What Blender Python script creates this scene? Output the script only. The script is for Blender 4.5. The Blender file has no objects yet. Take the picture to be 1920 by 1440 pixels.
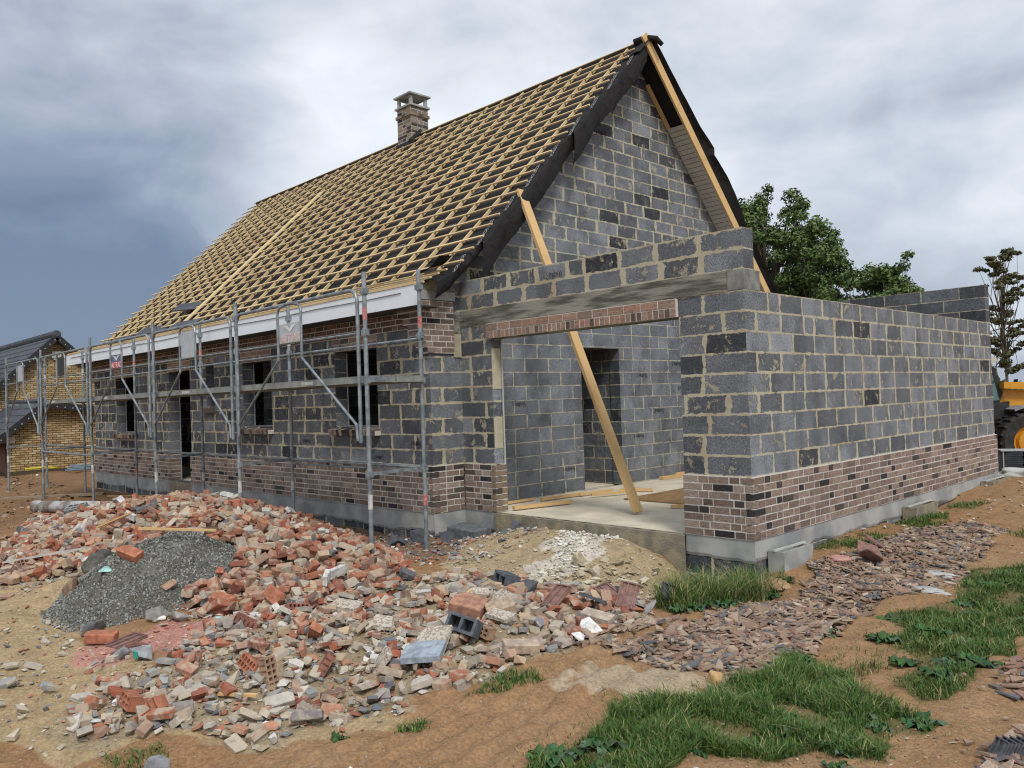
import bpy, bmesh, math, random
import numpy as np
from mathutils import Vector, Matrix, Euler, noise as mnoise
random.seed(7); rng = np.random.default_rng(11)
scene = bpy.context.scene
C = scene.collection.objects
PI = math.pi
def R(a): return math.radians(a)

# ------------------------------------------------------------------ objects, tags
def tag(o, label=None, cat=None, group=None, kind=None):
    if label: o['label'] = label
    if cat: o['category'] = cat
    if group: o['group'] = group
    if kind: o['kind'] = kind
    return o
def empty(name, loc, label, cat, group=None, rz=0):
    o = bpy.data.objects.new(name, None); C.link(o)
    o.location = loc; o.rotation_euler = (0, 0, rz); o.empty_display_size = .1
    return tag(o, label, cat, group)
def world_of(o):
    m = Matrix.Translation(o.location) @ o.rotation_euler.to_matrix().to_4x4()
    return world_of(o.parent) @ m if o.parent else m

# ------------------------------------------------------------------ mesh builder
class MB:
    def __init__(s): s.v=[]; s.f=[]; s.uv=[]; s.sz=[]; s.col=[]; s.mi=[]
    def face(s, pts, uvs=None, size=(1,1), col=(.5,.5,.5), mi=0):
        b=len(s.v); s.v += [tuple(p) for p in pts]; n=len(pts)
        s.f.append(tuple(range(b,b+n)))
        s.uv += list(uvs) if uvs else [(0.5,0.5)]*n
        s.sz += [size]*n; s.col += [tuple(col)+(1,)]*n; s.mi.append(mi)
    def box(s, a, b, col=(.5,.5,.5), mi=0, M=None, jit=0):
        x0,y0,z0=a; x1,y1,z1=b
        P=[Vector((x,y,z)) for z in (z0,z1) for y in (y0,y1) for x in (x0,x1)]
        if jit: P=[p+Vector([random.uniform(-jit,jit) for _ in range(3)]) for p in P]
        if M is not None: P=[M@p for p in P]
        bb=len(s.v); s.v += [tuple(p) for p in P]
        for q in ((0,2,3,1),(4,5,7,6),(0,1,5,4),(2,6,7,3),(0,4,6,2),(1,3,7,5)):
            s.f.append(tuple(bb+i for i in q)); s.uv+=[(.5,.5)]*4; s.sz+=[(1,1)]*4; s.col+=[tuple(col)+(1,)]*4; s.mi.append(mi)
    def bar(s, p0, p1, w, h, col=(.5,.5,.5), mi=0, up=(0,0,1)):
        p0=Vector(p0); p1=Vector(p1); d=(p1-p0); L=d.length; d.normalize()
        u=Vector(up); sde=d.cross(u)
        if sde.length<1e-4: sde=d.cross(Vector((1,0,0)))
        sde.normalize(); u=sde.cross(d).normalized()
        M=Matrix((( d.x,sde.x,u.x,p0.x),(d.y,sde.y,u.y,p0.y),(d.z,sde.z,u.z,p0.z),(0,0,0,1)))
        s.box((0,-w/2,-h/2),(L,w/2,h/2),col,mi,M)
    def tube(s, pts, r, n=10, col=(.5,.5,.5), mi=0, cap=True, r2=None):
        pts=[Vector(p) for p in pts]; rings=[]
        up=None
        for i,p in enumerate(pts):
            if i==0: d=pts[1]-p
            elif i==len(pts)-1: d=p-pts[i-1]
            else: d=(pts[i+1]-p).normalized()+(p-pts[i-1]).normalized()
            d.normalize()
            if up is None:
                up=d.cross(Vector((0,0,1)) if abs(d.z)<.9 else Vector((1,0,0))).normalized()
            up=(up-d*up.dot(d)).normalized(); w=d.cross(up)
            rr=r if r2 is None else r+(r2-r)*i/(len(pts)-1)
            b=len(s.v); s.v += [tuple(p+up*(math.cos(2*PI*k/n)*rr)+w*(math.sin(2*PI*k/n)*rr)) for k in range(n)]
            rings.append(b)
        for a,b in zip(rings,rings[1:]):
            for k in range(n):
                s.f.append((a+k,a+(k+1)%n,b+(k+1)%n,b+k)); s.uv+=[(.5,.5)]*4; s.sz+=[(1,1)]*4; s.col+=[tuple(col)+(1,)]*4; s.mi.append(mi)
        if cap:
            for b,rev in ((rings[0],1),(rings[-1],0)):
                t=tuple(b+k for k in range(n)); t=t[::-1] if rev else t
                s.f.append(t); s.uv+=[(.5,.5)]*n; s.sz+=[(1,1)]*n; s.col+=[tuple(col)+(1,)]*n; s.mi.append(mi)
    def add(s, V, F, M=None, col=(.5,.5,.5), mi=0):
        b=len(s.v)
        s.v += [tuple((M@Vector(p)) if M is not None else p) for p in V]
        for f in F:
            n=len(f); s.f.append(tuple(b+i for i in f)); s.uv+=[(.5,.5)]*n; s.sz+=[(1,1)]*n; s.col+=[tuple(col)+(1,)]*n; s.mi.append(mi)
    def build(s, name, mats, parent=None, smooth=False, origin=None):
        me=bpy.data.meshes.new(name); V=s.v
        off=Vector((0,0,0))
        if parent is not None: inv=world_of(parent).inverted(); V=[tuple(inv@Vector(p)) for p in V]
        elif origin is not None: off=Vector(origin); V=[tuple(Vector(p)-off) for p in V]
        me.from_pydata(V,[],s.f)
        uv=me.uv_layers.new(name='cell'); uv.data.foreach_set('uv',np.array(s.uv,dtype=np.float32).ravel())
        sz=me.uv_layers.new(name='size'); sz.data.foreach_set('uv',np.array(s.sz,dtype=np.float32).ravel())
        ca=me.color_attributes.new('Col','FLOAT_COLOR','CORNER'); ca.data.foreach_set('color',np.array(s.col,dtype=np.float32).ravel())
        if not isinstance(mats,(list,tuple)): mats=[mats]
        for m in mats: me.materials.append(m)
        me.polygons.foreach_set('material_index',np.array(s.mi,dtype=np.int32))
        if smooth: me.polygons.foreach_set('use_smooth',np.ones(len(s.f),dtype=bool))
        me.update()
        o=bpy.data.objects.new(name,me); C.link(o)
        if parent is not None: o.parent=parent
        elif origin is not None: o.location=off
        return o
def np_mesh(name, V, F4=None, F3=None, col=None, mat=None, smooth=False, faces_n=None):
    """V (n,3); quads (m,4) or tris (m,3); per-vertex col."""
    me=bpy.data.meshes.new(name)
    F=F4 if F4 is not None else F3; k=F.shape[1]
    me.vertices.add(len(V)); me.vertices.foreach_set('co',V.astype(np.float32).ravel())
    me.loops.add(F.size); me.loops.foreach_set('vertex_index',F.astype(np.int32).ravel())
    me.polygons.add(len(F)); me.polygons.foreach_set('loop_start',np.arange(0,F.size,k,dtype=np.int32))
    try: me.polygons.foreach_set('loop_total',np.full(len(F),k,dtype=np.int32))
    except Exception: pass
    me.polygons.foreach_set('use_smooth',np.full(len(F),smooth,dtype=bool))
    if col is not None:
        a=me.color_attributes.new('Col','FLOAT_COLOR','POINT')
        c=np.ones((len(V),4),dtype=np.float32); c[:,:3]=col; a.data.foreach_set('color',c.ravel())
    if mat: me.materials.append(mat)
    me.update(); me.validate()
    o=bpy.data.objects.new(name,me); C.link(o); return o

# ------------------------------------------------------------------ materials
class NT:
    def __init__(s,name):
        s.m=bpy.data.materials.new(name); s.m.use_nodes=True; s.t=s.m.node_tree; s.n=s.t.nodes
        s.b=s.n['Principled BSDF']
    def N(s,t,**k):
        n=s.n.new(t)
        for a,b in k.items():
            if a in ('ins',):
                for i,v in b.items(): n.inputs[i].default_value=v
            else: setattr(n,a,b)
        return n
    def L(s,a,b): s.t.links.new(a,b)
    def val(s,x,sock):
        if hasattr(x,'is_output') or isinstance(x,bpy.types.NodeSocket): s.L(x,sock)
        else: sock.default_value=x
    def math(s,op,a,b=0,c=None,clamp=False):
        n=s.N('ShaderNodeMath',operation=op,use_clamp=clamp); s.val(a,n.inputs[0]); s.val(b,n.inputs[1])
        if c is not None: s.val(c,n.inputs[2])
        return n.outputs[0]
    def mix(s,f,a,b,bt='MIX'):
        n=s.N('ShaderNodeMix',data_type='RGBA',blend_type=bt)
        s.val(f,n.inputs[0])
        for x,i in ((a,6),(b,7)):
            if isinstance(x,tuple): n.inputs[i].default_value=tuple(x)[:3]+(1,)
            else: s.L(x,n.inputs[i])
        return n.outputs[2]
    def noise(s,scale,detail=4,rough=.55,vec=None,dist=0):
        n=s.N('ShaderNodeTexNoise'); n.inputs['Scale'].default_value=scale; n.inputs['Detail'].default_value=detail
        n.inputs['Roughness'].default_value=rough; n.inputs['Distortion'].default_value=dist
        if vec is not None: s.L(vec,n.inputs['Vector'])
        return n.outputs['Fac']
    def smooth(s,x,a,b):
        n=s.N('ShaderNodeMapRange',interpolation_type='SMOOTHSTEP'); s.val(x,n.inputs[0]); s.val(a,n.inputs[1]); s.val(b,n.inputs[2])
        n.inputs[3].default_value=0; n.inputs[4].default_value=1; return n.outputs[0]
    def coord(s,which='Object',scale=None):
        t=s.N('ShaderNodeTexCoord').outputs[which]
        if scale:
            m=s.N('ShaderNodeMapping'); m.inputs['Scale'].default_value=scale; s.L(t,m.inputs['Vector']); return m.outputs[0]
        return t
    def geo(s,which='Position'): return s.N('ShaderNodeNewGeometry').outputs[which]
    def bump(s,h,strength=.5,dist=.01):
        n=s.N('ShaderNodeBump'); n.inputs['Strength'].default_value=strength; n.inputs['Distance'].default_value=dist
        s.L(h,n.inputs['Height']); s.L(n.outputs[0],s.b.inputs['Normal']); return n
    def base(s,c): s.val(c if not isinstance(c,tuple) else tuple(c)[:3]+(1,), s.b.inputs['Base Color'])
    def set(s,rough=.8,metal=0,spec=.3):
        s.b.inputs['Roughness'].default_value=rough; s.b.inputs['Metallic'].default_value=metal
        s.b.inputs['Specular IOR Level'].default_value=spec; return s.m
def attr(t,name='Col'):
    n=t.N('ShaderNodeAttribute'); n.attribute_name=name; return n
def noisy(name,c1,c2,scale=8,rough=.8,bump=.3,bscale=60,metal=0,spec=.3,stretch=None,dist=.004,lo=.35,hi=.65):
    t=NT(name); v=t.coord('Object',stretch) if stretch else t.coord('Object')
    f=t.smooth(t.noise(scale,6,.6,v),lo,hi)
    t.base(t.mix(f,c1,c2)); t.bump(t.noise(bscale,4,.6,v),bump,dist)
    return t.set(rough,metal,spec)

def block_material():
    t=NT('concrete_block')
    uv=t.N('ShaderNodeUVMap',uv_map='cell').outputs[0]; sz=t.N('ShaderNodeUVMap',uv_map='size').outputs[0]
    a=attr(t); sp=t.N('ShaderNodeSeparateColor'); t.L(a.outputs['Color'],sp.inputs[0]); r,g,b=sp.outputs[0],sp.outputs[1],sp.outputs[2]
    s1=t.N('ShaderNodeSeparateXYZ'); t.L(uv,s1.inputs[0]); s2=t.N('ShaderNodeSeparateXYZ'); t.L(sz,s2.inputs[0])
    P=t.geo()
    n1=t.math('SUBTRACT',t.noise(9,5,.65,P),.5); n2=t.math('SUBTRACT',t.noise(38,4,.7,P),.5)
    rag=t.math('ADD',t.math('MULTIPLY',n1,.12),t.math('MULTIPLY',n2,.04))
    dx=t.math('MINIMUM',s1.outputs[0],t.math('SUBTRACT',s2.outputs[0],s1.outputs[0]))
    dy=t.math('MINIMUM',s1.outputs[1],t.math('SUBTRACT',s2.outputs[1],s1.outputs[1]))
    # g = how messy the pointing is (0 neat .. 1 smeared)
    g2=t.math('MULTIPLY',g,g); jv=t.math('ADD',.005,t.math('MULTIPLY',g2,.036)); jh=t.math('ADD',.0045,t.math('MULTIPLY',g2,.013))
    ragg=t.math('MULTIPLY',rag,t.math('ADD',.1,t.math('MULTIPLY',g,1.15)))
    ex=t.math('SUBTRACT',jv,t.math('SUBTRACT',dx,ragg)); ey=t.math('SUBTRACT',jh,t.math('SUBTRACT',dy,t.math('MULTIPLY',ragg,.6)))
    e=t.math('MAXIMUM',ex,ey); m=t.smooth(e,-.0025,.0025)
    smear=t.math('MULTIPLY',t.smooth(t.noise(6.5,7,.74,P,.35),.565,.6),t.smooth(t.math('ADD',g,t.math('MULTIPLY',b,.6)),.75,1.1))
    smear=t.math('MULTIPLY',smear,t.smooth(t.noise(70,3,.7,P),.3,.55))
    m2=t.math('MAXIMUM',m,t.math('MULTIPLY',smear,.9))
    base=t.mix(r,(.03,.032,.038),(.29,.31,.34))
    base=t.mix(t.smooth(t.noise(3.2,5,.6,P),.35,.7),base,t.mix(.6,base,(.06,.063,.07)))
    pit=t.noise(140,3,.8,P)
    p2=t.noise(55,4,.75,P); base=t.mix(t.smooth(p2,.35,.65),t.mix(1,base,(.6,.6,.6),'MULTIPLY'),t.mix(1,base,(1.3,1.3,1.3),'MULTIPLY'))
    base=t.mix(t.smooth(pit,.33,.6),t.mix(1,base,(.42,.42,.42),'MULTIPLY'),t.mix(1,base,(1.5,1.5,1.5),'MULTIPLY'))
    haze=t.math('MULTIPLY',t.smooth(t.noise(10,5,.75,P,.5),.5,.75),.4)
    base=t.mix(haze,base,(.3,.3,.28))
    mort=t.mix(t.noise(22,5,.6,P),(.31,.285,.2),(.6,.56,.42))
    mort=t.mix(t.smooth(t.noise(1.7,4,.6,P),.45,.75),mort,(.38,.31,.2))
    t.base(t.mix(m2,base,mort))
    h=t.math('ADD',t.math('MULTIPLY',t.math('SUBTRACT',1,m),t.math('MULTIPLY',pit,.45)),t.math('MULTIPLY',t.noise(45,4,.6,P),t.math('MULTIPLY',m2,.9)))
    t.bump(h,.9,.007)
    return t.set(.93,0,.15)
def brick_material(name='facing_brick',c=None):
    t=NT(name); a=attr(t); P=t.coord('Object')
    mp=t.N('ShaderNodeMapping'); mp.inputs['Scale'].default_value=(1,1,3); t.L(P,mp.inputs['Vector'])
    s=t.noise(26,5,.75,mp.outputs[0],1.2)
    col=t.mix(t.smooth(s,.3,.7),t.mix(1,a.outputs['Color'],(.5,.48,.47),'MULTIPLY'),t.mix(1,a.outputs['Color'],(1.3,1.28,1.25),'MULTIPLY'))
    col=t.mix(t.math('MULTIPLY',t.smooth(t.noise(9,3,.6,P),.6,.8),.3),col,(.4,.34,.3))
    t.base(col); t.bump(s,.9,.012); return t.set(.9,0,.2)
def wood_material(name,c1,c2):
    t=NT(name); P=t.coord('Object'); a=attr(t)
    n=t.noise(5,5,.7,t.coord('Object',(14,14,14)),1.5)
    c=t.mix(t.smooth(n,.35,.68),c1,c2)
    k=t.noise(1.3,4,.6,P); c=t.mix(t.math('MULTIPLY',t.smooth(k,.5,.7),.5),c,(.33,.2,.09))
    sp=t.N('ShaderNodeSeparateColor'); t.L(a.outputs['Color'],sp.inputs[0])
    c=t.mix(t.math('MULTIPLY',sp.outputs[0],.45),c,(.3,.19,.09))
    t.base(c); t.bump(n,.25,.004); return t.set(.72,0,.3)
def attr_material(name,rough=.85,vary=.35,scale=30,bump=.5,dist=.006,dirt=None,trans=0):
    t=NT(name); a=attr(t); P=t.geo(); n=t.noise(scale,5,.65,P)
    c=t.mix(n,t.mix(1,a.outputs['Color'],(1-vary,)*3,'MULTIPLY'),t.mix(1,a.outputs['Color'],(1+vary,)*3,'MULTIPLY'))
    if dirt: c=t.mix(t.math('MULTIPLY',t.smooth(t.noise(scale*.45,4,.6,P),.5,.68),.75),c,dirt)
    t.base(c); t.bump(t.noise(scale*3,3,.6,P),bump,dist)
    return t.set(rough,0,.2)
def rubble_material():
    t=NT('rubble_brick'); r=t.N('ShaderNodeObjectInfo').outputs['Random']
    cr=t.N('ShaderNodeValToRGB'); e=cr.color_ramp; e.interpolation='CONSTANT'
    cols=[(0,(.32,.11,.065)),(.1,(.36,.15,.09)),(.24,(.25,.1,.07)),(.34,(.4,.21,.14)),(.46,(.36,.24,.17)),(.6,(.44,.33,.22)),(.72,(.21,.13,.1)),(.8,(.45,.39,.31)),(.92,(.32,.28,.24))]
    e.elements[0].color=cols[0][1]+(1,); e.elements[1].position=cols[1][0]; e.elements[1].color=cols[1][1]+(1,)
    for p,c in cols[2:]: x=e.elements.new(p); x.color=c+(1,)
    t.L(r,cr.inputs[0]); P=t.geo()
    c=t.mix(t.noise(30,5,.6,P),t.mix(1,cr.outputs[0],(.62,.6,.6),'MULTIPLY'),t.mix(1,cr.outputs[0],(1.35,1.35,1.35),'MULTIPLY'))
    c=t.mix(t.math('MULTIPLY',t.smooth(t.noise(9,5,.65,P),.47,.6),.8),c,(.45,.38,.29))
    t.base(c); t.bump(t.noise(70,4,.65,P),.6,.006); return t.set(.92,0,.15)
def pale_rubble():
    t=NT('pale_rubble'); r=t.N('ShaderNodeObjectInfo').outputs['Random']
    cr=t.N('ShaderNodeValToRGB'); e=cr.color_ramp; e.interpolation='CONSTANT'
    cols=[(0,(.42,.34,.26)),(.2,(.36,.3,.25)),(.36,(.48,.42,.34)),(.52,(.3,.27,.25)),(.66,(.4,.27,.2)),(.8,(.5,.46,.4)),(.92,(.22,.2,.2))]
    e.elements[0].color=cols[0][1]+(1,); e.elements[1].position=cols[1][0]; e.elements[1].color=cols[1][1]+(1,)
    for p,c in cols[2:]: x=e.elements.new(p); x.color=c+(1,)
    t.L(r,cr.inputs[0]); P=t.geo()
    c=t.mix(t.noise(30,5,.6,P),t.mix(1,cr.outputs[0],(.62,.6,.6),'MULTIPLY'),t.mix(1,cr.outputs[0],(1.3,1.3,1.3),'MULTIPLY'))
    t.base(t.mix(t.math('MULTIPLY',t.smooth(t.noise(9,5,.65,P),.5,.6),.7),c,(.44,.39,.3))); t.bump(t.noise(70,4,.65,P),.7,.008); return t.set(.92,0,.15)
def ground_material():
    t=NT('site_ground'); a=attr(t); P=t.geo()
    c=a.outputs['Color']
    n1=t.noise(6,6,.62,P); n2=t.noise(45,5,.7,P); n3=t.noise(1.3,4,.6,P)
    c=t.mix(n1,t.mix(1,c,(.55,.53,.5),'MULTIPLY'),t.mix(1,c,(1.35,1.35,1.35),'MULTIPLY'))
    c=t.mix(t.smooth(n2,.3,.7),t.mix(1,c,(.72,.71,.7),'MULTIPLY'),t.mix(1,c,(1.2,1.2,1.2),'MULTIPLY'))
    v=t.N('ShaderNodeTexVoronoi'); v.inputs['Scale'].default_value=42; t.L(P,v.inputs['Vector'])
    sp=t.N('ShaderNodeSeparateColor'); t.L(v.outputs['Color'],sp.inputs[0])
    peb=t.math('MULTIPLY',t.smooth(sp.outputs[0],.86,.9),t.smooth(v.outputs['Distance'],.35,.25))
    c=t.mix(t.math('MULTIPLY',peb,.6),c,(.42,.38,.32))
    t.base(c)
    h=t.math('ADD',t.math('MULTIPLY',n2,.5),t.math('ADD',t.math('MULTIPLY',t.noise(14,6,.6,P),1.1),t.math('MULTIPLY',peb,.25)))
    t.bump(h,1,.02); return t.set(.97,0,.1)

M={}
M['block']=block_material(); M['brick']=brick_material()
M['mortar']=noisy('white_mortar',(.66,.62,.58),(.52,.49,.45),20,.95,.4,90,spec=.1)
M['render']=noisy('grey_render',(.26,.27,.27),(.42,.42,.4),2.2,.93,.35,55,spec=.1)
M['rough_concrete']=noisy('rough_concrete',(.33,.29,.2),(.22,.2,.16),7,.95,1,60,dist=.012,spec=.1)
M['lintel']=noisy('cast_concrete',(.1,.1,.085),(.29,.28,.235),6,.93,.8,45,stretch=(.3,1,2.4),spec=.1,lo=.38,hi=.6,dist=.01)
M['slab']=noisy('slab_concrete',(.66,.6,.47),(.5,.45,.35),1.6,.93,.3,70,spec=.1)
M['wood']=wood_material('pine',(.66,.49,.25),(.8,.65,.39))
M['plank']=wood_material('plank_wood',(.62,.4,.17),(.72,.5,.25))
M['oldwood']=wood_material('grey_wood',(.22,.17,.11),(.32,.25,.17))
M['osb']=noisy('brown_board',(.22,.13,.06),(.3,.19,.09),6,.8,.2)
M['galv']=noisy('galvanised_steel',(.17,.2,.22),(.33,.37,.39),9,.48,.1,80,metal=.45,spec=.5)
M['galvdark']=noisy('worn_steel',(.2,.23,.25),(.32,.35,.37),9,.55,.1,80,metal=.4,spec=.5)
M['deck']=noisy('deck_steel',(.22,.24,.23),(.32,.33,.31),7,.6,.1,80,metal=.3)
M['white']=noisy('white_board',(.74,.78,.83),(.78,.81,.85),3,.5,.02)
M['soffit']=noisy('grey_cladding',(.46,.44,.4),(.54,.52,.47),3,.55,.05)
M['dark']=noisy('dark_board',(.05,.045,.04),(.08,.07,.06),3,.8,.1)
M['frame']=noisy('window_frame',(.4,.42,.44),(.5,.5,.5),3,.5,.02)
M['beige']=noisy('insulation_strip',(.5,.46,.33),(.42,.38,.27),5,.9,.3)
M['sand']=noisy('sand_mortar',(.45,.4,.29),(.35,.31,.23),6,.95,.9,50,dist=.01)
M['red']=noisy('red_sticker',(.42,.09,.08),(.5,.28,.26),25,.6,.05)
M['sticker']=noisy('white_sticker',(.6,.6,.58),(.4,.4,.38),25,.6,.05)
M['ink']=noisy('black_ink',(.012,.012,.015),(.02,.02,.022),20,.9,.02)
M['lettergrey']=noisy('grey_print',(.34,.34,.35),(.26,.26,.27),20,.8,.02)
M['blue']=noisy('blue_sign',(.08,.12,.22),(.12,.16,.28),10,.5,.02)
M['signred']=noisy('red_sign',(.6,.03,.05),(.5,.04,.05),10,.5,.02)
M['signwhite']=noisy('white_print',(.75,.75,.75),(.65,.65,.65),10,.5,.02)
M['fadered']=noisy('faded_print',(.55,.3,.3),(.6,.5,.5),30,.6,.02)
M['signgrey']=noisy('sign_back',(.42,.46,.48),(.5,.53,.55),6,.5,.02,metal=.2)
M['yellow']=noisy('yellow_paint',(.62,.3,.02),(.55,.24,.02),3,.45,.05,spec=.5)
M['tyre']=noisy('tyre_rubber',(.025,.025,.027),(.05,.047,.043),9,.85,.3)
M['black']=noisy('black_plastic',(.02,.02,.022),(.035,.035,.035),9,.6,.1)
M['ybrick']=brick_material('yellow_brick')
M['ymortar']=noisy('dark_joint',(.07,.045,.025),(.11,.08,.05),15,.95,.3)
M['tile']=noisy('dark_tile',(.05,.055,.068),(.085,.09,.105),4,.6,.1)
M['wtrim']=noisy('pale_trim',(.55,.55,.52),(.45,.45,.42),4,.6,.05)
M['rubble']=rubble_material(); M['rubble_pale']=pale_rubble()
M['rubattr']=attr_material('rubble_pieces',.92,.35,30,.6,.006,dirt=(.44,.38,.29))
M['shard']=attr_material('tile_shards',.7,.3,24,.3,.003)
M['stone']=attr_material('pebbles',.92,.3,40,.4,.004)
M['ground']=ground_material()
M['green_plant']=attr_material('leaf_green',.55,.25,20,.1,.002)
M['bark']=noisy('bark',(.09,.075,.055),(.15,.13,.1),9,.95,.8,30,dist=.02)
M['terrazzo']=None
def terrazzo():
    t=NT('terrazzo'); P=t.coord('Object'); v=t.N('ShaderNodeTexVoronoi'); v.inputs['Scale'].default_value=75; t.L(P,v.inputs['Vector'])
    sp=t.N('ShaderNodeSeparateColor'); t.L(v.outputs['Color'],sp.inputs[0])
    t.base(t.mix(t.smooth(sp.outputs[0],.5,.6),(.52,.48,.4),(.33,.27,.21))); t.bump(t.noise(60,3,.6,P),.3,.003); return t.set(.85,0,.2)
M['terrazzo']=terrazzo()
def underlay():
    t=NT('roof_underlay'); P=t.coord('Object'); n=t.noise(2.2,5,.6,P,.8)
    t.base(t.mix(n,(.01,.01,.011),(.032,.029,.028)))
    t.bump(t.math('ADD',t.noise(3.5,3,.5,P,1.2),t.math('MULTIPLY',t.noise(40,2,.5,P),.05)),.7,.06); return t.set(.75,0,.18)
M['underlay']=underlay()
def glassm():
    t=NT('cab_glass'); t.base((.1,.2,.19)); t.set(.08,0,.6); return t.m
M['glass']=glassm()

# ------------------------------------------------------------------ terrain
def h2(i,j,s): 
    v=np.sin(i*127.1+j*311.7+s*74.7)*43758.5453; return v-np.floor(v)
def vn(x,y,s=0):
    x=np.asarray(x,dtype=np.float64); y=np.asarray(y,dtype=np.float64)
    i=np.floor(x); j=np.floor(y); u=x-i; v=y-j; u=u*u*(3-2*u); v=v*v*(3-2*v)
    return (h2(i,j,s)*(1-u)+h2(i+1,j,s)*u)*(1-v)+(h2(i,j+1,s)*(1-u)+h2(i+1,j+1,s)*u)*v-.5
def fbm(x,y,s=0,o=4):
    r=0;a=1
    for k in range(o): r=r+a*vn(np.asarray(x)*2**k+k*17.3,np.asarray(y)*2**k-k*9.1,s+k); a*=.5
    return r
def bump(x,y,cx,cy,rx,ry,h,p=2): return h*np.exp(-.5*(np.abs((x-cx)/rx)**p+np.abs((y-cy)/ry)**p))
def inpoly(x,y,poly,warp=0.,ws=3.):
    x=np.asarray(x,dtype=float); y=np.asarray(y,dtype=float)
    if warp: x,y=x+warp*2*fbm(x*ws,y*ws,51,3),y+warp*2*fbm(x*ws,y*ws,67,3)
    r=np.zeros(x.shape,bool); n=len(poly)
    for k in range(n):
        x0,y0=poly[k]; x1,y1=poly[(k+1)%n]
        if y0==y1: continue
        c=((y0>y)!=(y1>y))&(x<(x1-x0)*(y-y0)/(y1-y0)+x0); r^=c
    return r
def heap_r(x,y):
    dx=x+4.08; dy=y+4.06; u=dx*.696+dy*.717; v=dx*.717-dy*.697
    return np.sqrt((u/(.84+.1*np.clip(v,-1,1)*0))**2+(v/1.12)**2)
def H(x,y):
    x=np.asarray(x,dtype=float); y=np.asarray(y,dtype=float)
    z=-.36+.1*np.clip((y+.35)/.5,0,1)*np.clip(1-(x-.35)/1.2,0,1)*(x>-.6)+.016*np.clip(y,0,8)*(x>-1)+0*x
    z=z-.04*np.clip((x+3)/-10,0,1)
    z=z+bump(x,y,-7.5,-2.5,2.1,.75,.47,2.3)+bump(x,y,-5.2,-2.9,1.1,.7,.22)
    z=z+bump(x,y,-3.2,-3.15,.8,.7,.18)
    r=heap_r(x,y)
    z=z+.7*np.clip(1-r,0,1)**1.05*(1-.25*np.clip(1-r*2.2,0,1))+np.clip(1-r,0,1)**.5*(.16*fbm(x*1.7,y*1.7,33,3)-.05)
    z=z+bump(x,y,-4.9,-4.45,.4,.3,.13)
    z=z+bump(x,y,-2.0,-.45,1.0,.55,.27,2.4)+bump(x,y,-1.35,-.75,.55,.5,.08)
    z=z-bump(x,y,-.42,-.35,.33,.6,.36,3)
    mid=bump(x,y,-.9,-3.3,1.3,1.3,1.,4); z=z+mid*.16*np.clip(fbm(x*1.5,y*1.5,91,2)+.1,-.2,1)
    z=z+bump(x,y,-.9,-3.3,1.2,1.1,.08)+bump(x,y,-1.2,-5.3,.7,.5,.08)+bump(x,y,-.6,-5.0,.6,.4,.06)
    z=z+.1*fbm(x*.6,y*.6,3,3)+.045*fbm(x*2.6,y*2.6,9,3)+.022*fbm(x*9,y*9,21,3)
    tr=np.clip(1-np.abs(x-.7)/.75,0,1)*np.clip((-2.6-y)/.4,0,1)*np.clip((y+6.5)/1,0,1)
    z=z+tr*(.016*np.sin((x+.08*np.sin(y*1.7))*40+2*fbm(x*3,y*1.2,61,2))+.01*np.sin(y*30+4*np.sin(x*7)+5*fbm(x*2,y*2,62,2)))
    near=((x+1)**2+(y+3)**2)<64
    z=z+near*.012*np.abs(vn(x*17,y*17,5))
    far=np.clip((np.sqrt(x*x+y*y)-30)/60,0,1); z=z*(1-far)+far*(-.3)
    return z
def Hs(x,y): return float(H(np.array([x]),np.array([y]))[0])
P_HEAP=[(-11.6,-3.3),(-11,-1.5),(-8,-1.05),(-5.6,-1.1),(-4.4,-1.5),(-3.3,-1.75),(-2.3,-2.3),(-1.9,-3.0),(-2.1,-3.9),(-2.6,-4.15),(-3.3,-4.15),(-3.5,-3.7),(-4.4,-3.2),(-5.6,-3.9),(-6.0,-4.9),(-8,-4.6)]
P_MID=[(-2.5,-2.2),(-2.0,-1.75),(-1.36,-1.6),(-.7,-1.6),(0,-1.6),(.25,-2.0),(.36,-2.6),(.36,-3.4),(.3,-4.0),(.05,-4.6),(-.1,-5.1),(-.5,-5.45),(-1.0,-5.65),(-1.35,-5.45),(-1.7,-4.9),(-2.2,-4.4),(-2.4,-3.4)]
P_G1=[(1.21,-4.25),(1.12,-4.01),(1.14,-3.78),(1.06,-3.41),(1.22,-3.22),(1.31,-2.87),(1.33,-2.16),(1.31,-1.89),(1.41,-1.73),(1.61,-1.92),(1.96,-2.26),(2.12,-2.23),(2.41,-2.34),(2.39,-2.5),(2.22,-2.7),(2.37,-2.95),(2.23,-3.04),(2.08,-3.08),(1.86,-3.41),(1.69,-3.63),(1.79,-3.99),(1.44,-4.49)]
P_G2=[(1.4,-.45),(1.64,.21),(1.31,1.55),(1.73,2.03),(2.43,2.39),(3.2,1.2),(3.1,-.02),(2.36,-.56),(2.33,-1.18),(2.36,-1.91),(2.26,-2.11),(2.01,-1.85),(1.96,-1.34),(1.75,-1.22)]
P_G3=[(.08,-1.66),(-.42,-.86),(-.3,-.25),(.0,-.12),(.3,.05),(.37,-.54),(.35,-1.02),(.27,-1.3),(.39,-1.71)]
P_TS=[(.49,-2.86),(.51,-2.48),(.55,-2.03),(.47,-1.15),(.55,-.86),(.62,-.34),(.3,.61),(.42,1.54),(.42,2.71),(.83,3.69),(1.2,3.49),(1.22,2.89),(1.42,1.19),(1.45,.54),(1.24,-.32),(1.31,-1.24),(1.31,-1.74),(1.33,-2.16),(1.28,-2.4),(1.06,-2.78),(.77,-2.83)]
P_TB=[(2.72,-2.95),(2.7,-2.63),(2.77,-2.27),(2.99,-1.89),(3.4,-2.2),(3.18,-2.93),(2.81,-3.26)]
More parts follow.
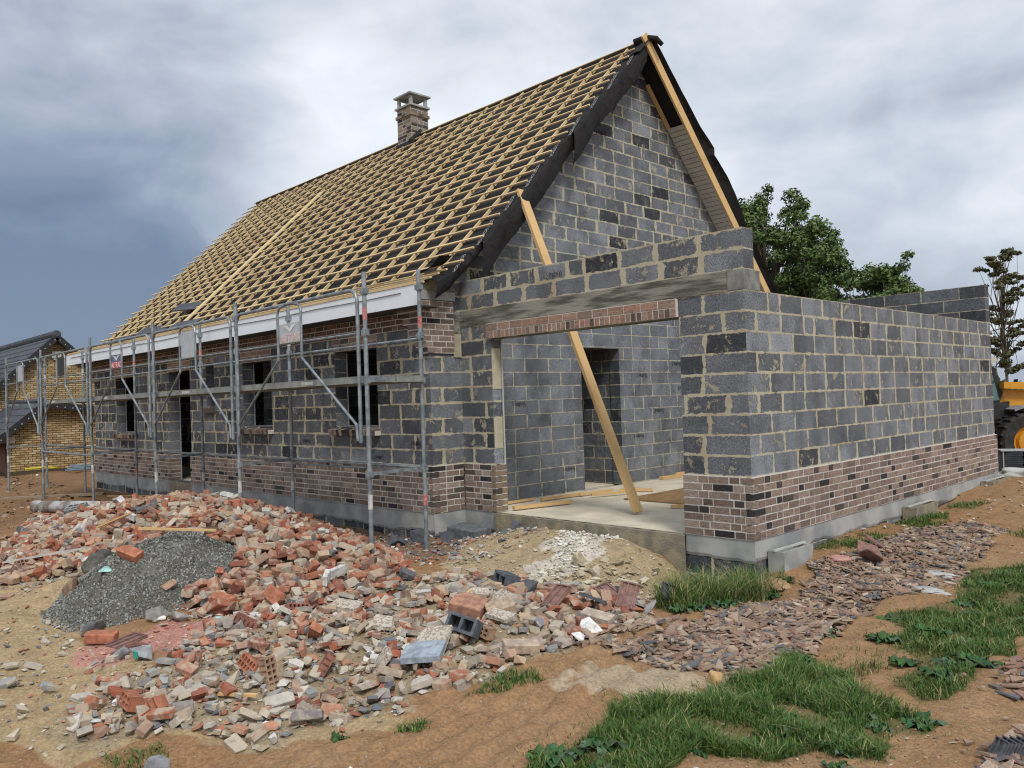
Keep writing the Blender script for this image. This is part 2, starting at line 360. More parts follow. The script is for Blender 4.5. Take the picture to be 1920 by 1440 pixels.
P_TC=[(2.46,-1.77),(2.43,-1.24),(2.48,-1.06),(2.63,-.94),(2.9,-1.2),(2.78,-1.67),(2.63,-1.9)]
P_PINK=[(-2.88,-5.1),(-2.75,-4.91),(-2.7,-4.4),(-2.55,-4.0),(-2.6,-3.02),(-2.5,-2.7),(-2.2,-2.44),(-2.2,-3.0),(-2.1,-3.6),(-1.95,-4.3),(-1.9,-4.77),(-2.05,-5.09),(-2.54,-5.3)]
P_WHITE=[(-1.5,-1.5),(-1.9,-.95),(-2.25,-.35),(-2.3,-.06),(-1.5,-.06),(-1.6,-.4),(-1.35,-.9),(-1.0,-1.5),(-1.2,-1.75)]
P_PALE=[(.56,-3.21),(.77,-2.83),(1.11,-2.8),(1.36,-2.4),(1.46,-2.19),(1.49,-2.77),(1.19,-3.14),(.87,-3.42)]
P_PALE2=[(-7.5,-4.9),(-6.0,-4.3),(-4.9,-4.5),(-3.15,-4.87),(-2.26,-5.11),(-1.64,-4.83),(-.99,-4.7),(-.42,-4.75),(.2,-4.35),(.25,-4.75),(-.27,-5.3),(-.8,-5.75),(-2.0,-6.3),(-4,-6)]
P_MOUND=[(-3.7,-.1),(-3.4,-.9),(-2.6,-1.6),(-1.6,-1.7),(-.6,-1.6),(-.3,-.8),(-.6,-.1)]
def axis(lo,hi,step,far):
    a=list(np.arange(lo,hi+1e-6,step)); s=step; v=hi
    while v<far: s*=1.22; v+=s; a.append(v)
    s=step; v=lo; b=[]
    while v>-far: s*=1.22; v-=s; b.append(v)
    return np.array(b[::-1]+a)
ax=axis(-9,4.5,.032,900); ay=axis(-6.6,2.6,.032,900)
X,Y=np.meshgrid(ax,ay); Z=H(X,Y)
# the houses stand on their own footings: the soil stays below the slabs
ins=(X>-17.1)&(X<-4.4)&(Y>-.3)&(Y<8)|(X>-4.3)&(X<-.25)&(Y>.1)&(Y<7.5)
Z=np.where(ins,np.minimum(Z,-.45),Z)
SOIL=np.array([.34,.195,.1]); 
def zone_col(x,y):
    n=np.ones(x.shape+(3,))
    soil=np.array([.325,.192,.1]); col=n*soil
    t=np.clip(.5+1.2*fbm(x*.9,y*.9,31,3),0,1)[...,None]
    col=col*(1-.35*t)+.35*t*np.array([.4,.29,.18])
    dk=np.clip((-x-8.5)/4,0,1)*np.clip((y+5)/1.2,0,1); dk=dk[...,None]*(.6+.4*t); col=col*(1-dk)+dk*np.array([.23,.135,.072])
    def put(poly,c,k=1,w=.12,ws=3.):
        nonlocal col
        m=inpoly(x,y,poly,w,ws)[...,None]*k; col=col*(1-m)+m*np.array(c)
    put(P_PALE2,(.44,.34,.2),.85); put(P_HEAP,(.15,.1,.07),.9,.1); put(P_MID,(.37,.3,.2),.85,.15)  # soil under the brick heap painted dark as contact shadow in the gaps
    put(P_PALE,(.46,.39,.29),.7,.2,4); put(P_MOUND,(.44,.35,.22),.9,.15)
    put(P_PINK,(.52,.27,.23),.85,.14,2.5); put(P_WHITE,(.62,.58,.5),.9,.2,4)
    put(P_TS,(.2,.15,.115),.85,.06); put(P_TB,(.3,.2,.14),.6,.06)
    for g in (P_G1,P_G2,P_G3): put(g,(.13,.12,.05),.75,.08)
    r=heap_r(x,y)+.25*fbm(x*3,y*3,41,3)
    m=(r<1.0)[...,None]*1.; col=col*(1-m)+m*(np.array([.14,.14,.122])+.09*fbm(x*5,y*5,43,3)[...,None])
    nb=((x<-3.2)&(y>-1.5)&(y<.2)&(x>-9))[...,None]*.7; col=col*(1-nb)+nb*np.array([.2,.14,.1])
    f=np.clip((y-16)/6,0,1)[...,None]; col=col*(1-f)+f*np.array([.09,.13,.04])
    f=np.clip((-x-40)/10,0,1)[...,None]; col=col*(1-f)+f*np.array([.09,.13,.04])
    return col
V=np.stack([X,Y,Z],-1).reshape(-1,3); ny,nx=X.shape
idx=np.arange(nx*ny).reshape(ny,nx)
F=np.stack([idx[:-1,:-1],idx[:-1,1:],idx[1:,1:],idx[1:,:-1]],-1).reshape(-1,4)
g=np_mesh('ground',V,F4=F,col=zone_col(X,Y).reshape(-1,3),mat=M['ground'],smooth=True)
tag(g,'bare brown building-site soil with pale sand and dust',None,None,'structure')
from bisect import bisect_right
axl=list(ax); ayl=list(ay); Zl=Z.tolist()
def Hs(x,y):
    i=min(max(bisect_right(axl,x)-1,0),len(axl)-2); j=min(max(bisect_right(ayl,y)-1,0),len(ayl)-2)
    u=(x-axl[i])/(axl[i+1]-axl[i]); v=(y-ayl[j])/(ayl[j+1]-ayl[j]); a,c=Zl[j],Zl[j+1]
    return (a[i]*(1-u)+a[i+1]*u)*(1-v)+(c[i]*(1-u)+c[i+1]*u)*v

# ------------------------------------------------------------------ masonry helpers
def clip_poly(P,a,b,c):                       # keep a*u+b*z<=c
    out=[]
    for i in range(len(P)):
        p=P[i]; q=P[(i+1)%len(P)]; dp=a*p[0]+b*p[1]-c; dq=a*q[0]+b*q[1]-c
        if dp<=0: out.append(p)
        if dp*dq<0: t=dp/(dp-dq); out.append((p[0]+(q[0]-p[0])*t,p[1]+(q[1]-p[1])*t))
    return out
def cells(mb,O,U,u0,u1,z0,z1,holes=(),clips=(),L=.5,course=.2,messy=.7,seed=0,dark=.5,spread=.4,par=0,rare=.06):
    rd=random.Random(seed*991+5); O=Vector(O); U=Vector(U)
    nr=int(math.ceil((z1-z0)/course-1e-6))
    narrow=(u1-u0)<.42
    for r in range(nr):
        za=z0+r*course; zb=min(z1,za+course)
        u=u0-(.045 if (r+par)%2 else L-.2)
        while u<u1-1e-6:
            w=L+rd.uniform(-.012,.012) if rd.random()>.05 else L*.5; ue=u+w
            if u1-ue<.09: ue=max(ue,u1)+.05
            if narrow: u=u0-.05; ue=u1+.05
            d=min(1,max(0,rd.gauss(dark,spread*.45))); 
            if rd.random()<rare*(spread>.3): d=rd.uniform(0,.15)
            col=(d,min(1,max(0,messy+rd.uniform(-.3,.3)*messy)),rd.random())
            us=[max(u,u0),min(ue,u1)]; zs=[za,zb]
            for h in holes:
                for k in (h[0],h[1]):
                    if us[0]<k<us[-1] and k not in us: us.append(k)
                for k in (h[2],h[3]):
                    if za<k<zb and k not in zs: zs.append(k)
            us.sort(); zs.sort()
            for a,b in zip(us,us[1:]):
                for c,e in zip(zs,zs[1:]):
                    if b-a<1e-5 or e-c<1e-5: continue
                    mu,mz=(a+b)/2,(c+e)/2
                    if any(h[0]<mu<h[1] and h[2]<mz<h[3] for h in holes): continue
                    P=[(a,c),(b,c),(b,e),(a,e)]
                    for cl in clips:
                        P=clip_poly(P,*cl)
                        if len(P)<3: break
                    if len(P)<3: continue
                    mb.face([O+U*(p[0])+Vector((0,0,p[1])) for p in P],[(p[0]-u,p[1]-za) for p in P],(ue-u,course),col)
            u=ue
BR=[(.3,.235,.205),(.26,.205,.18),(.33,.265,.235),(.22,.17,.15),(.28,.225,.2),(.37,.31,.28),(.09,.08,.08),(.045,.042,.048),(.14,.115,.105)]
BW=[4,4,4,3,4,2,2,2,2]
def bcol(rd,palette=None):
    c=rd.choices(palette[0] if palette else BR,palette[1] if palette else BW)[0]; k=rd.uniform(.85,1.15); return (c[0]*k,c[1]*k*.985,c[2]*k*.93)
def bricks(mb,O,U,u0,u1,z0,rows,out=.03,deep0=None,deep1=None,h=.075,holes=(),seed=1,back=.02,proud=.003,joint=.0135,inset0=0,inset1=0,palette=None,ztop=None,backing=True,j_mi=1):
    """Flemish bond. O at wall plane, faces outward U x Z. deep0/deep1: row parity whose bricks run through the corner."""
    rd=random.Random(seed*77+1); O=Vector(O); U=Vector(U); N=U.cross(Vector((0,0,1)))
    def bx(a,b,c,e,n0,n1,col,mi=0):
        P=[]
        for zz in (c,e):
            for nn in (n0,n1):
                for uu in (a,b): P.append(O+U*uu+N*nn+Vector((0,0,zz)))
        bb=len(mb.v); mb.v+=[tuple(p) for p in P]
        for q in ((2,3,7,6),(4,5,1,0),(0,1,3,2),(6,7,5,4),(0,2,6,4),(1,5,7,3)):
            if q==(4,5,1,0): continue
            mb.f.append(tuple(bb+i for i in q)); mb.uv+=[(.5,.5)]*4; mb.sz+=[(1,1)]*4; mb.col+=[tuple(col)+(1,)]*4; mb.mi.append(mi)
    for r in range(rows):
        c=z0+r*h; e=c+h-joint; a0=u0; a1=u1
        d0=deep0 is not None and r%2==deep0; d1=deep1 is not None and r%2==deep1
        if deep0 is not None and not d0: a0=u0+inset0
        if deep1 is not None and not d1: a1=u1-inset1
        u=a0-(.165 if (r%2 and not (deep0 is not None)) else 0); st=(r%2) if deep0 is None else (0 if d0 else 1)
        first=True
        while u<a1-.015:
            w=.215 if st==0 else .105; ue=u+w; st=1-st
            if a1-ue<.05: ue=a1
            ua,ub=max(u,a0),min(ue,a1)
            for hh in holes:
                if hh[2]<(c+e)/2<hh[3]:
                    if ua<hh[0]<ub: ub=hh[0]
                    if ua<hh[1]<ub: ua=hh[1]
                    if hh[0]<=(ua+ub)/2<=hh[1]: ub=ua
            if ub-ua>.02:
                n0=-.0
                if first and d0: n0=-.075
                if ub>=a1-.03 and d1: n0=-.075
                o_=out+rd.uniform(-.003,.003)
                bx(ua,ub,c+joint*.5,e+joint*.5,n0,o_,bcol(rd,palette))
            first=False; u=ue+joint
        if backing:
            segs=[(a0,a1)]
            for hh in holes:
                if hh[2]<(c+e)/2<hh[3]:
                    ns=[]
                    for s in segs:
                        if hh[1]<=s[0] or hh[0]>=s[1]: ns.append(s)
                        else:
                            if hh[0]>s[0]: ns.append((s[0],hh[0]))
                            if hh[1]<s[1]: ns.append((hh[1],s[1]))
                    segs=ns
            for s in segs: bx(s[0]+.004,s[1]-.004,c,c+h,.001,out-proud,(.5,.5,.5),j_mi)
def soldiers(mb,O,U,u0,u1,z0,z1,out,w=.062,joint=.014,seed=1,mi=0,depth=.1):
    rd=random.Random(seed); O=Vector(O); U=Vector(U); N=U.cross(Vector((0,0,1))); n=max(1,round((u1-u0)/(w+joint))); w=(u1-u0)/n-joint
    for k in range(n):
        a=u0+k*(w+joint)+joint/2
        P0=(a,-depth,z0+joint*.3); P1=(a+w,out+rd.uniform(-.003,.003),z1-joint*.5)
        P=[O+U*u_+N*n_+Vector((0,0,z_)) for z_ in (P0[2],P1[2]) for n_ in (P0[1],P1[1]) for u_ in (P0[0],P1[0])]
        mb.add(P,((2,3,7,6),(0,1,3,2),(6,7,5,4),(0,2,6,4),(1,5,7,3)),None,bcol(rd,(PAL_R,PAL_RW)),mi)
    P=[O+U*u_+N*n_+Vector((0,0,z_)) for z_ in (z0,z1) for n_ in (-depth,out-.0045) for u_ in (u0+.003,u1-.003)]
    mb.add(P,((2,3,7,6),(0,1,3,2),(6,7,5,4),(0,2,6,4),(1,5,7,3)),None,(.5,.5,.5),1)
PAL_R=[(.38,.26,.21),(.34,.22,.17),(.4,.3,.25),(.3,.22,.19),(.14,.11,.1)]; PAL_RW=[4,4,3,3,1]

HX=-4.18; D=.53; LX=-17.29; YB=8.2
def zf(y): return 7.3-.967*(3.95-y) if y>-.35 else 3.142+(y+.35)*.415
def zb(y): return 7.3-1.062*(y-3.95)
house=empty('unfinished_house',(HX,-D,0),'unfinished grey block house with steep battened roof, brick base and roofless garage wing','house')
BM=[M['brick'],M['mortar']]
# --- front wall of the house
win=[(-6.43,-5.35,1.1,2.2),(-9.41,-8.38,1.1,2.2),(-10.91,-10.56,1.47,2.28),(-15.78,-14.52,.96,2.2)]
door=(-12.68,-11.65,0,2.2); sh=lambda h:(h[0]-LX,h[1]-LX,h[2],h[3])
holes=[sh(h) for h in win+[door]]
b=MB(); TH=.2
cells(b,(LX,-D,0),(1,0,0),0,HX-LX,.6,2.8,holes,messy=.74,seed=1,dark=.36)
cells(b,(LX,-D,0),(1,0,0),0,HX-LX,-1,0,(),messy=.5,seed=2,dark=.3)
cells(b,(LX,-D,0),(1,0,0),0,HX-LX,0,.6,[sh(door)],messy=.6,seed=31,dark=.3)
cells(b,(HX-.02,-D+TH,0),(-1,0,0),0,HX-LX-.02,0,2.7,[(HX-.02-h[1],HX-.02-h[0],h[2],h[3]) for h in win+[door]],messy=.3,seed=3)
for k,h in enumerate(win+[door]):
    cells(b,(h[0],-D,0),(0,1,0),0,TH,h[2],h[3],(),L=.2,messy=.3,seed=10+k,dark=.45)
    cells(b,(h[1],-D+TH,0),(0,-1,0),0,TH,h[2],h[3],(),L=.2,messy=.3,seed=20+k,dark=.2)
    b.face([(h[0],-D,h[3]),(h[0],-D+TH,h[3]),(h[1],-D+TH,h[3]),(h[1],-D,h[3])],None,(1,1),(.3,.3,.3))
    b.face([(h[0],-D,h[2]),(h[1],-D,h[2]),(h[1],-D+TH,h[2]),(h[0],-D+TH,h[2])],None,(1,1),(.3,.3,.3))
cells(b,(LX,YB,0),(0,-1,0),0,YB+D,-1,7.2,(),[(-(.967),1,7.22-.967*(3.95-YB)),(1.062,1,7.22+1.062*(YB-3.95))],seed=4)
cells(b,(HX-.02,YB,0),(-1,0,0),0,HX-LX,-1,2.6,(),seed=5)
b.build('front_wall',M['block'],house)
# --- gable wall
GD=(2.41,3.35,0,2.18)
b=MB(); gh=[(GD[0]+D,GD[1]+D,0,2.18)]
cl=[(-.967,1,7.2-.967*(3.95+D)),(1.062,1,7.2+1.062*(3.95+D))]
cells(b,(HX,-D,0),(0,1,0),0,D,-1,2.8,(),(),messy=.7,seed=6,dark=.38)
cells(b,(HX,-D,0),(0,1,0),D,8.9,-1,2.2,gh,cl,messy=.3,seed=7,dark=.62,spread=.22)
cells(b,(HX,-D,0),(0,1,0),D,8.9,2.2,2.4,gh,cl,messy=.2,seed=8,dark=.66,spread=.2)
cells(b,(HX,-D,0),(0,1,0),D,8.9,2.4,2.8,gh,cl,messy=.4,seed=9,dark=.6,spread=.25)
cells(b,(HX,-D,0),(0,1,0),0,8.9,2.8,7.3,gh,cl,messy=.62,seed=29,dark=.55,spread=.33)
cells(b,(HX,GD[0],0),(-1,0,0),0,.2,0,2.18,(),L=.2,messy=.2,seed=11,dark=.3)
cells(b,(HX-.2,GD[1],0),(1,0,0),0,.2,0,2.18,(),L=.2,messy=.2,seed=12,dark=.3)
b.face([(HX,GD[0],2.18),(HX-.2,GD[0],2.18),(HX-.2,GD[1],2.18),(HX,GD[1],2.18)],None,(1,1),(.3,.3,.3))
cells(b,(HX-.2,8.3,0),(0,-1,0),0,8.6,0,7,[(8.3-GD[1],8.3-GD[0],0,2.18)],[(.967,1,7.1-.967*3.95+.967*8.3),(-1.062,1,7.1+1.062*3.95-1.062*8.3)],messy=.3,seed=13)
b.build('gable_wall',M['block'],house)
# --- inside walls and slab
b=MB(); cells(b,(-9.5,3.37,0),(1,0,0),0,5.28,0,2.6,(),messy=.4,seed=14,dark=.3); cells(b,(-9.5,-.1,0),(0,1,0),0,3.4,0,2.6,(),messy=.3,seed=15); b.build('partition_wall',M['block'],house)
b=MB(); b.box((LX+.05,-D+.02,-.2),(HX-.21,YB-.1,-.012)); b.box((HX+.002,.015,-.2),(-.2,7.45,-.008)); b.build('floor_slab',M['slab'],house)
b=MB()
n=44
for k in range(n):                                              # cast edge of the slab across the garage opening, rough underside
    a=-3.575+k*(2.83/n); e=a+2.83/n
    za=-.24+.04*float(vn(a*6,1.,3)); ze=-.24+.04*float(vn(e*6,1.,3)); ya=-.012+.03*float(vn(a*9,2.,5)); ye=-.012+.03*float(vn(e*9,2.,5))
    b.face([(a,ya-.02,za-.3),(e,ye-.02,ze-.3),(e,ye-.03,-.014),(a,ya-.03,-.014)])
    b.face([(a,ya-.03,-.014),(e,ye-.03,-.014),(e,.02,-.012),(a,.02,-.012)])
b.build('slab_edge',M['rough_concrete'],house)
# --- garage walls
b=MB()
T=.2; OX0,OX1=-3.59,-.75
gho=[(OX0-HX,OX1-HX,-.02,2.2)]
cells(b,(HX,0,0),(1,0,0),0,4.18,.6,2.4,gho+[(OX0-HX,OX1-HX,2.2,2.4)],messy=.76,seed=16,dark=.42)
cells(b,(HX,0,0),(1,0,0),0,4.18,0,.6,gho,messy=.6,seed=17)
cells(b,(HX,0,0),(1,0,0),0,4.18,-1,0,(),messy=.5,seed=18,dark=.25)
cells(b,(HX,0,0),(1,0,0),0,4.18,2.6,3.0,(),messy=1.0,seed=19,dark=.5,spread=.4)
cells(b,(-.2,T,0),(-1,0,0),0,3.96,0,3.0,[(-.2-OX1,-.2-OX0,-.02,2.2)],messy=.3,seed=20)
cells(b,(0,0,0),(0,1,0),0,T,2.6,3.0,(),L=.2,messy=.35,seed=21,dark=.3,spread=.2)
b.face([(HX+.01,0,3.0),(0,0,3.0),(0,T,3.0),(HX+.01,T,3.0)],None,(1,1),(.5,.5,.5))
cells(b,(OX1,T,0),(0,-1,0),0,T,0,2.2,(),L=.2,messy=.3,seed=22)
cells(b,(OX0,0,0),(0,1,0),0,T,.6,2.2,(),L=.2,messy=.6,seed=23,dark=.7)
b.build('garage_front_wall',M['block'],house)
b=MB()
GL=7.66
cells(b,(0,0,0),(0,1,0),0,GL,.6,2.4,(),messy=.62,seed=24,dark=.6,spread=.31,L=.49,par=1)
cells(b,(0,0,0),(0,1,0),0,GL,-1,.6,(),messy=.6,seed=25)
cells(b,(-T,GL-.2,0),(0,-1,0),0,GL-.4,0,2.4,(),messy=.3,seed=26)
b.face([(-T,T,2.4),(0,T,2.4),(0,GL-.2,2.4),(-T,GL-.2,2.4)],None,(1,1),(.5,.2,.5))
b.build('garage_side_wall',M['block'],house)
b=MB()
cells(b,(HX,GL-.2,0),(1,0,0),0,4.18,0,3.0,(),messy=.22,seed=27,dark=.25,spread=.25,L=.6)
cells(b,(0,GL-.2,0),(0,1,0),0,.2,2.4,3.0,(),L=.2,messy=.2,seed=28,dark=.3)
b.face([(HX,GL-.2,3),(0,GL-.2,3),(0,GL,3),(HX,GL,3)],None,(1,1),(.5,.2,.5)); cells(b,(0,GL,0),(-1,0,0),0,4.1,-1,3,(),seed=30)
b.build('garage_back_wall',M['block'],house)
# concrete lintel over the garage opening, corner pad
b=MB(); n=30
for k in range(n):
    a=HX+.004+k*(4.0/n); e=a+4.0/n; f=lambda u:.012+.012*float(vn(u*5,3.,2)); zl=lambda u:2.4+.012*float(vn(u*7,4.,2)); zt=lambda u:2.6+.014*float(vn(u*6,8.,2))
    b.face([(a,-f(a),zl(a)),(e,-f(e),zl(e)),(e,-f(e)-.003,zt(e)),(a,-f(a)-.003,zt(a))]); b.face([(a,-f(a),zt(a)),(e,-f(e),zt(e)),(e,.01,zt(e)),(a,.01,zt(a))]); b.face([(a,-f(a),zl(a)),(a,.02,zl(a)),(e,.02,zl(e)),(e,-f(e),zl(e))])
b.box((HX+.01,0.004,2.2),(-.75,T-.004,2.4)); b.box((HX+.01,.004,2.4),(-.18,T-.004,2.6))
b.build('garage_lintel',M['lintel'],house)
b=MB(); b.box((-.176,-.004,2.404),(.004,T+.1,2.598),jit=.003); b.build('lintel_pad',noisy('pad_concrete',(.15,.155,.15),(.27,.27,.25),7,.93,.5,60,spec=.1),house)
b=MB(); b.box((HX+.003,-.34,2.3),(HX+.02,-.002,2.6),jit=.004); b.build('ring_beam',M['lintel'],house)
b=MB(); soldiers(b,(0,0,0),(1,0,0),-3.64,-.752,2.205,2.3,.045,w=.058,seed=5,depth=.1); soldiers(b,(0,0,0),(1,0,0),-3.64,-.752,2.302,2.392,.045,w=.2,seed=6,depth=.0)
b.build('brick_lintel',BM,house)
for z0,z1 in ((1.56,2.08),(.8,1.2)):
    b=MB(); b.box((-3.59,.01,z0),(-3.582,.155,z1),jit=.003); b.build('jamb_insulation',M['beige'],house)
b=MB(); b.box((-3.58,.158,0),(-3.565,.172,2.19)); b.box((-3.64,.172,0),(-3.57,.18,2.19)); b.build('jamb_edge',M['wtrim'],house)
# --- brick base courses
dh=[sh((door[0],door[1],-1,2.2))]
b=MB(); bricks(b,(LX,-D,0),(1,0,0),0,HX-LX+.03,0,8,deep1=0,inset1=.078,holes=dh,seed=3)
bricks(b,(HX,-D,0),(0,1,0),-.03,D-.035,0,8,deep0=1,inset0=.108,seed=4)
bricks(b,(door[0],-D,0),(0,1,0),.0,.198,0,8,seed=14,out=.01)
b.build('brick_base',BM,house)
b=MB(); bricks(b,(HX,0,0),(1,0,0),.035,OX0-HX+.045,0,8,seed=5,deep1=1,inset1=.08); bricks(b,(OX0+.015,0,0),(0,1,0),-.03,.17,0,8,deep0=0,inset0=.108,seed=6,palette=([(.3,.24,.17),(.27,.21,.16),(.33,.27,.2),(.12,.1,.09)],[4,4,3,1])); b.build('brick_base',BM,house)
b=MB(); bricks(b,(0,0,0),(1,0,0),OX1-.0,.03,0,8,seed=7,deep1=0,inset1=.078); bricks(b,(0,0,0),(0,1,0),-.03,GL+.02,0,8,deep0=1,inset0=.108,seed=8,palette=([(.33,.25,.22),(.29,.22,.19),(.36,.28,.25),(.25,.19,.17),(.1,.085,.085),(.055,.05,.055)],[5,5,4,4,1.5,1])); b.build('brick_base',BM,house)
# --- brick band below the eaves with kneeler
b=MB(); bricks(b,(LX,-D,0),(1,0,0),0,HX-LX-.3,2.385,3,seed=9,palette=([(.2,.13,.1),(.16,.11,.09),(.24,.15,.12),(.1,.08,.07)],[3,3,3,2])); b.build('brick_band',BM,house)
b=MB()
for k in range(9):
    y0=-.575-.022*k; x0=HX-.12-.036*k-(.04 if k%2 else 0); z=2.05+k*.075
    rd=random.Random(k)
    b.box((x0,y0,z+.007),(x0+.16,-D+.01,z+.066),bcol(rd)); b.box((x0+.17,y0-.004,z+.007),(HX+.03,y0+.1,z+.066),bcol(rd))
    yy=y0+.11 if k%2 else y0+.11
    while yy<-.14:
        w=.21 if (yy-y0)>.15 or k%2 else .105; e=min(yy+w,-.13)
        if e-yy>.03: b.box((HX-.02,yy,z+.007),(HX+.03+rd.uniform(-.002,.002),e,z+.066),bcol(rd))
        yy=e+.014
    b.box((x0+.002,y0+.003,z-.004),(HX+.0265,-.133,z+.0715),(.55,.5,.5),1)
b.build('kneeler',BM,house)
b=MB(); b.box((HX-.3,-.73,2.735),(HX+.034,-.1,2.84),jit=.006); b.build('kneeler_pad',M['render'],house)
b=MB(); b.box((HX-.35,-.78,2.842),(HX+.02,-.32,2.98),jit=.012); b.build('mortar_fillet',M['sand'],house)
b=MB(); b.box((HX+.002,-.13,2.0),(HX+.016,-.005,2.3),jit=.004); b.build('mortar_fillet',M['sand'],house)
# --- window dressings
for k,h in enumerate(win):
    b=MB(); soldiers(b,(0,-D,0),(1,0,0),h[0]-.03,h[1]+.03,h[3]+.002,h[3]+(.1 if k!=2 else .08),.028,w=.055,seed=30+k,depth=.1)
    if k!=2: soldiers(b,(0,-D,0),(1,0,0),h[0]-.03,h[1]+.03,h[3]+.103,2.383,.028,w=.2,seed=40+k,depth=0)
    b.build('window_lintel',BM,house)
    fr=MB(); w_=.035; yy=-D+.2
    fr.box((h[0]-.01,yy+.002,h[2]+.002),(h[0]+.018,yy+.012,h[3]-.002))
    fr.box((h[0]+.019,yy+.002,h[2]-.01),(h[1],yy+.03,h[2]+.014))
    fr.build('window_frame',M['frame'],house)
    b=MB(); rd=random.Random(k)
    if k!=2:
        nb=round((h[1]-h[0]+.12)/.07)
        for q in range(nb):
            u=h[0]-.07+q*.07; Mx=Matrix.Translation((u,-D-.1,h[2]-.075+rd.uniform(-.004,.004)))@Euler((R(9),0,0)).to_matrix().to_4x4()
            b.box((.004,0,-.045),(.061,.34 if h[0]<u<h[1]-.07 else .1,.035),bcol(rd),0,Mx)
        b.box((h[0]-.065,-D-.09,h[2]-.115),(h[1]+.045,-D+.02,h[2]-.05),(.5,.5,.5),1)
    else:
        b.box((h[0]-.03,-D-.05,h[2]-.11),(h[1]+.02,-D+.05,h[2]-.02),bcol(rd))
    b.build('window_sill',BM,house)
b=MB(); soldiers(b,(0,-D,0),(1,0,0),door[0]-.03,door[1]+.03,2.202,2.3,.028,w=.055,seed=50,depth=.1); soldiers(b,(0,-D,0),(1,0,0),door[0]-.03,door[1]+.03,2.303,2.383,.028,w=.2,seed=51,depth=0); b.build('door_lintel',BM,house)
b=MB(); b.box((door[0]-.01,-D+.202,0),(door[0]+.02,-D+.215,2.19)); b.build('door_frame',M['frame'],house)
b=MB(); b.box((door[0],-D-.03,-.4),(door[1],-D+.1,-.006),jit=.006); b.build('door_step',M['rough_concrete'],house)
# --- rendered plinth with ragged foot
def plinth(O,U,u0,u1,out,seed,caps=(0,0)):
    O=Vector(O);U=Vector(U);N=U.cross(Vector((0,0,1)));b=MB();n=int((u1-u0)/.04)
    for k in range(n):
        a=u0+(u1-u0)*k/n; e=u0+(u1-u0)*(k+1)/n
        f=lambda u:(-.26 if seed<5 else -.215)+.05*float(fbm(u*2.2,seed,seed,3))+.022*float(vn(u*19,seed*3.,4))
        P=lambda u,nn,z:O+U*u+N*nn+Vector((0,0,z))
        b.face([P(a,out-.012,f(a)),P(e,out-.012,f(e)),P(e,out,f(e)+.03),P(a,out,f(a)+.03)])
        b.face([P(a,out,f(a)+.03),P(e,out,f(e)+.03),P(e,out,-.003),P(a,out,-.003)])
        b.face([P(a,out,-.003),P(e,out,-.003),P(e,-.001,-.003),P(a,-.001,-.003)])
        b.face([P(a,0,f(a)),P(e,0,f(e)),P(e,out-.012,f(e)),P(a,out-.012,f(a))])
    for u,cp in ((u0,caps[0]),(u1,caps[1])):
      if cp: b.face([P(u,-.001,f(u)),P(u,out-.012,f(u)),P(u,out,-.003),P(u,-.001,-.003)])
    return b.build('plinth',M['render'],house)
plinth((LX,-D,0),(1,0,0),0,door[0]-LX,.018,1,(1,1)); plinth((LX,-D,0),(1,0,0),door[1]-LX,HX-LX+.018,.018,2,(1,0))
plinth((HX,-D,0),(0,1,0),-.018,D-.019,.018,3); plinth((HX,0,0),(1,0,0),.019,OX0-HX,.018,4,(0,1))
plinth((0,0,0),(1,0,0),OX1,.018,.018,5,(1,0)); plinth((0,0,0),(0,1,0),-.018,GL+.02,.018,6,(0,1))
b=MB(); n=60                                                     # black dimpled membrane along the foot of the garage wall
for k in range(n):
    a=.9+k*6.7/n; e=a+6.7/n; g=lambda y:.045+.05*abs(float(fbm(y*1.3,2,8,2))); zz=lambda y:-.33+.018*y-.0+.03*float(vn(y*2,1,3))
    b.face([(g(a)+.05,a,zz(a)-.2),(g(e)+.05,e,zz(e)-.2),(g(e),e,zz(e)+.03),(g(a),a,zz(a)+.03)])
b.build('foundation_membrane',M['black'],house)
# --- roof
roof=house
NX=-3.97
b=MB()
ys=[-1.02,-.8,-.6,-.35]+list(np.linspace(-.1,3.95,18)); xs=np.linspace(-17.45,-4.1,60)
def under_z(x,y): 
    s=.012*math.sin((x+17.4)*2*PI/.5)
    return zf(y)-.082-abs(s)
for i in range(len(ys)-1):
    for j in range(len(xs)-1):
        P=[(xs[j],ys[i]),(xs[j+1],ys[i]),(xs[j+1],ys[i+1]),(xs[j],ys[i+1])]
        b.face([(x,y,under_z(x,y)) for x,y in P])
yb=np.linspace(3.95,8.6,14)
for i in range(len(yb)-1):
    b.face([(-17.45,yb[i],zb(yb[i])-.08),(HX+.33,yb[i],zb(yb[i])-.08),(HX+.33,yb[i+1],zb(yb[i+1])-.08),(-17.45,yb[i+1],zb(yb[i+1])-.08)])
b.build('roof_underlay',M['underlay'],house,smooth=True)
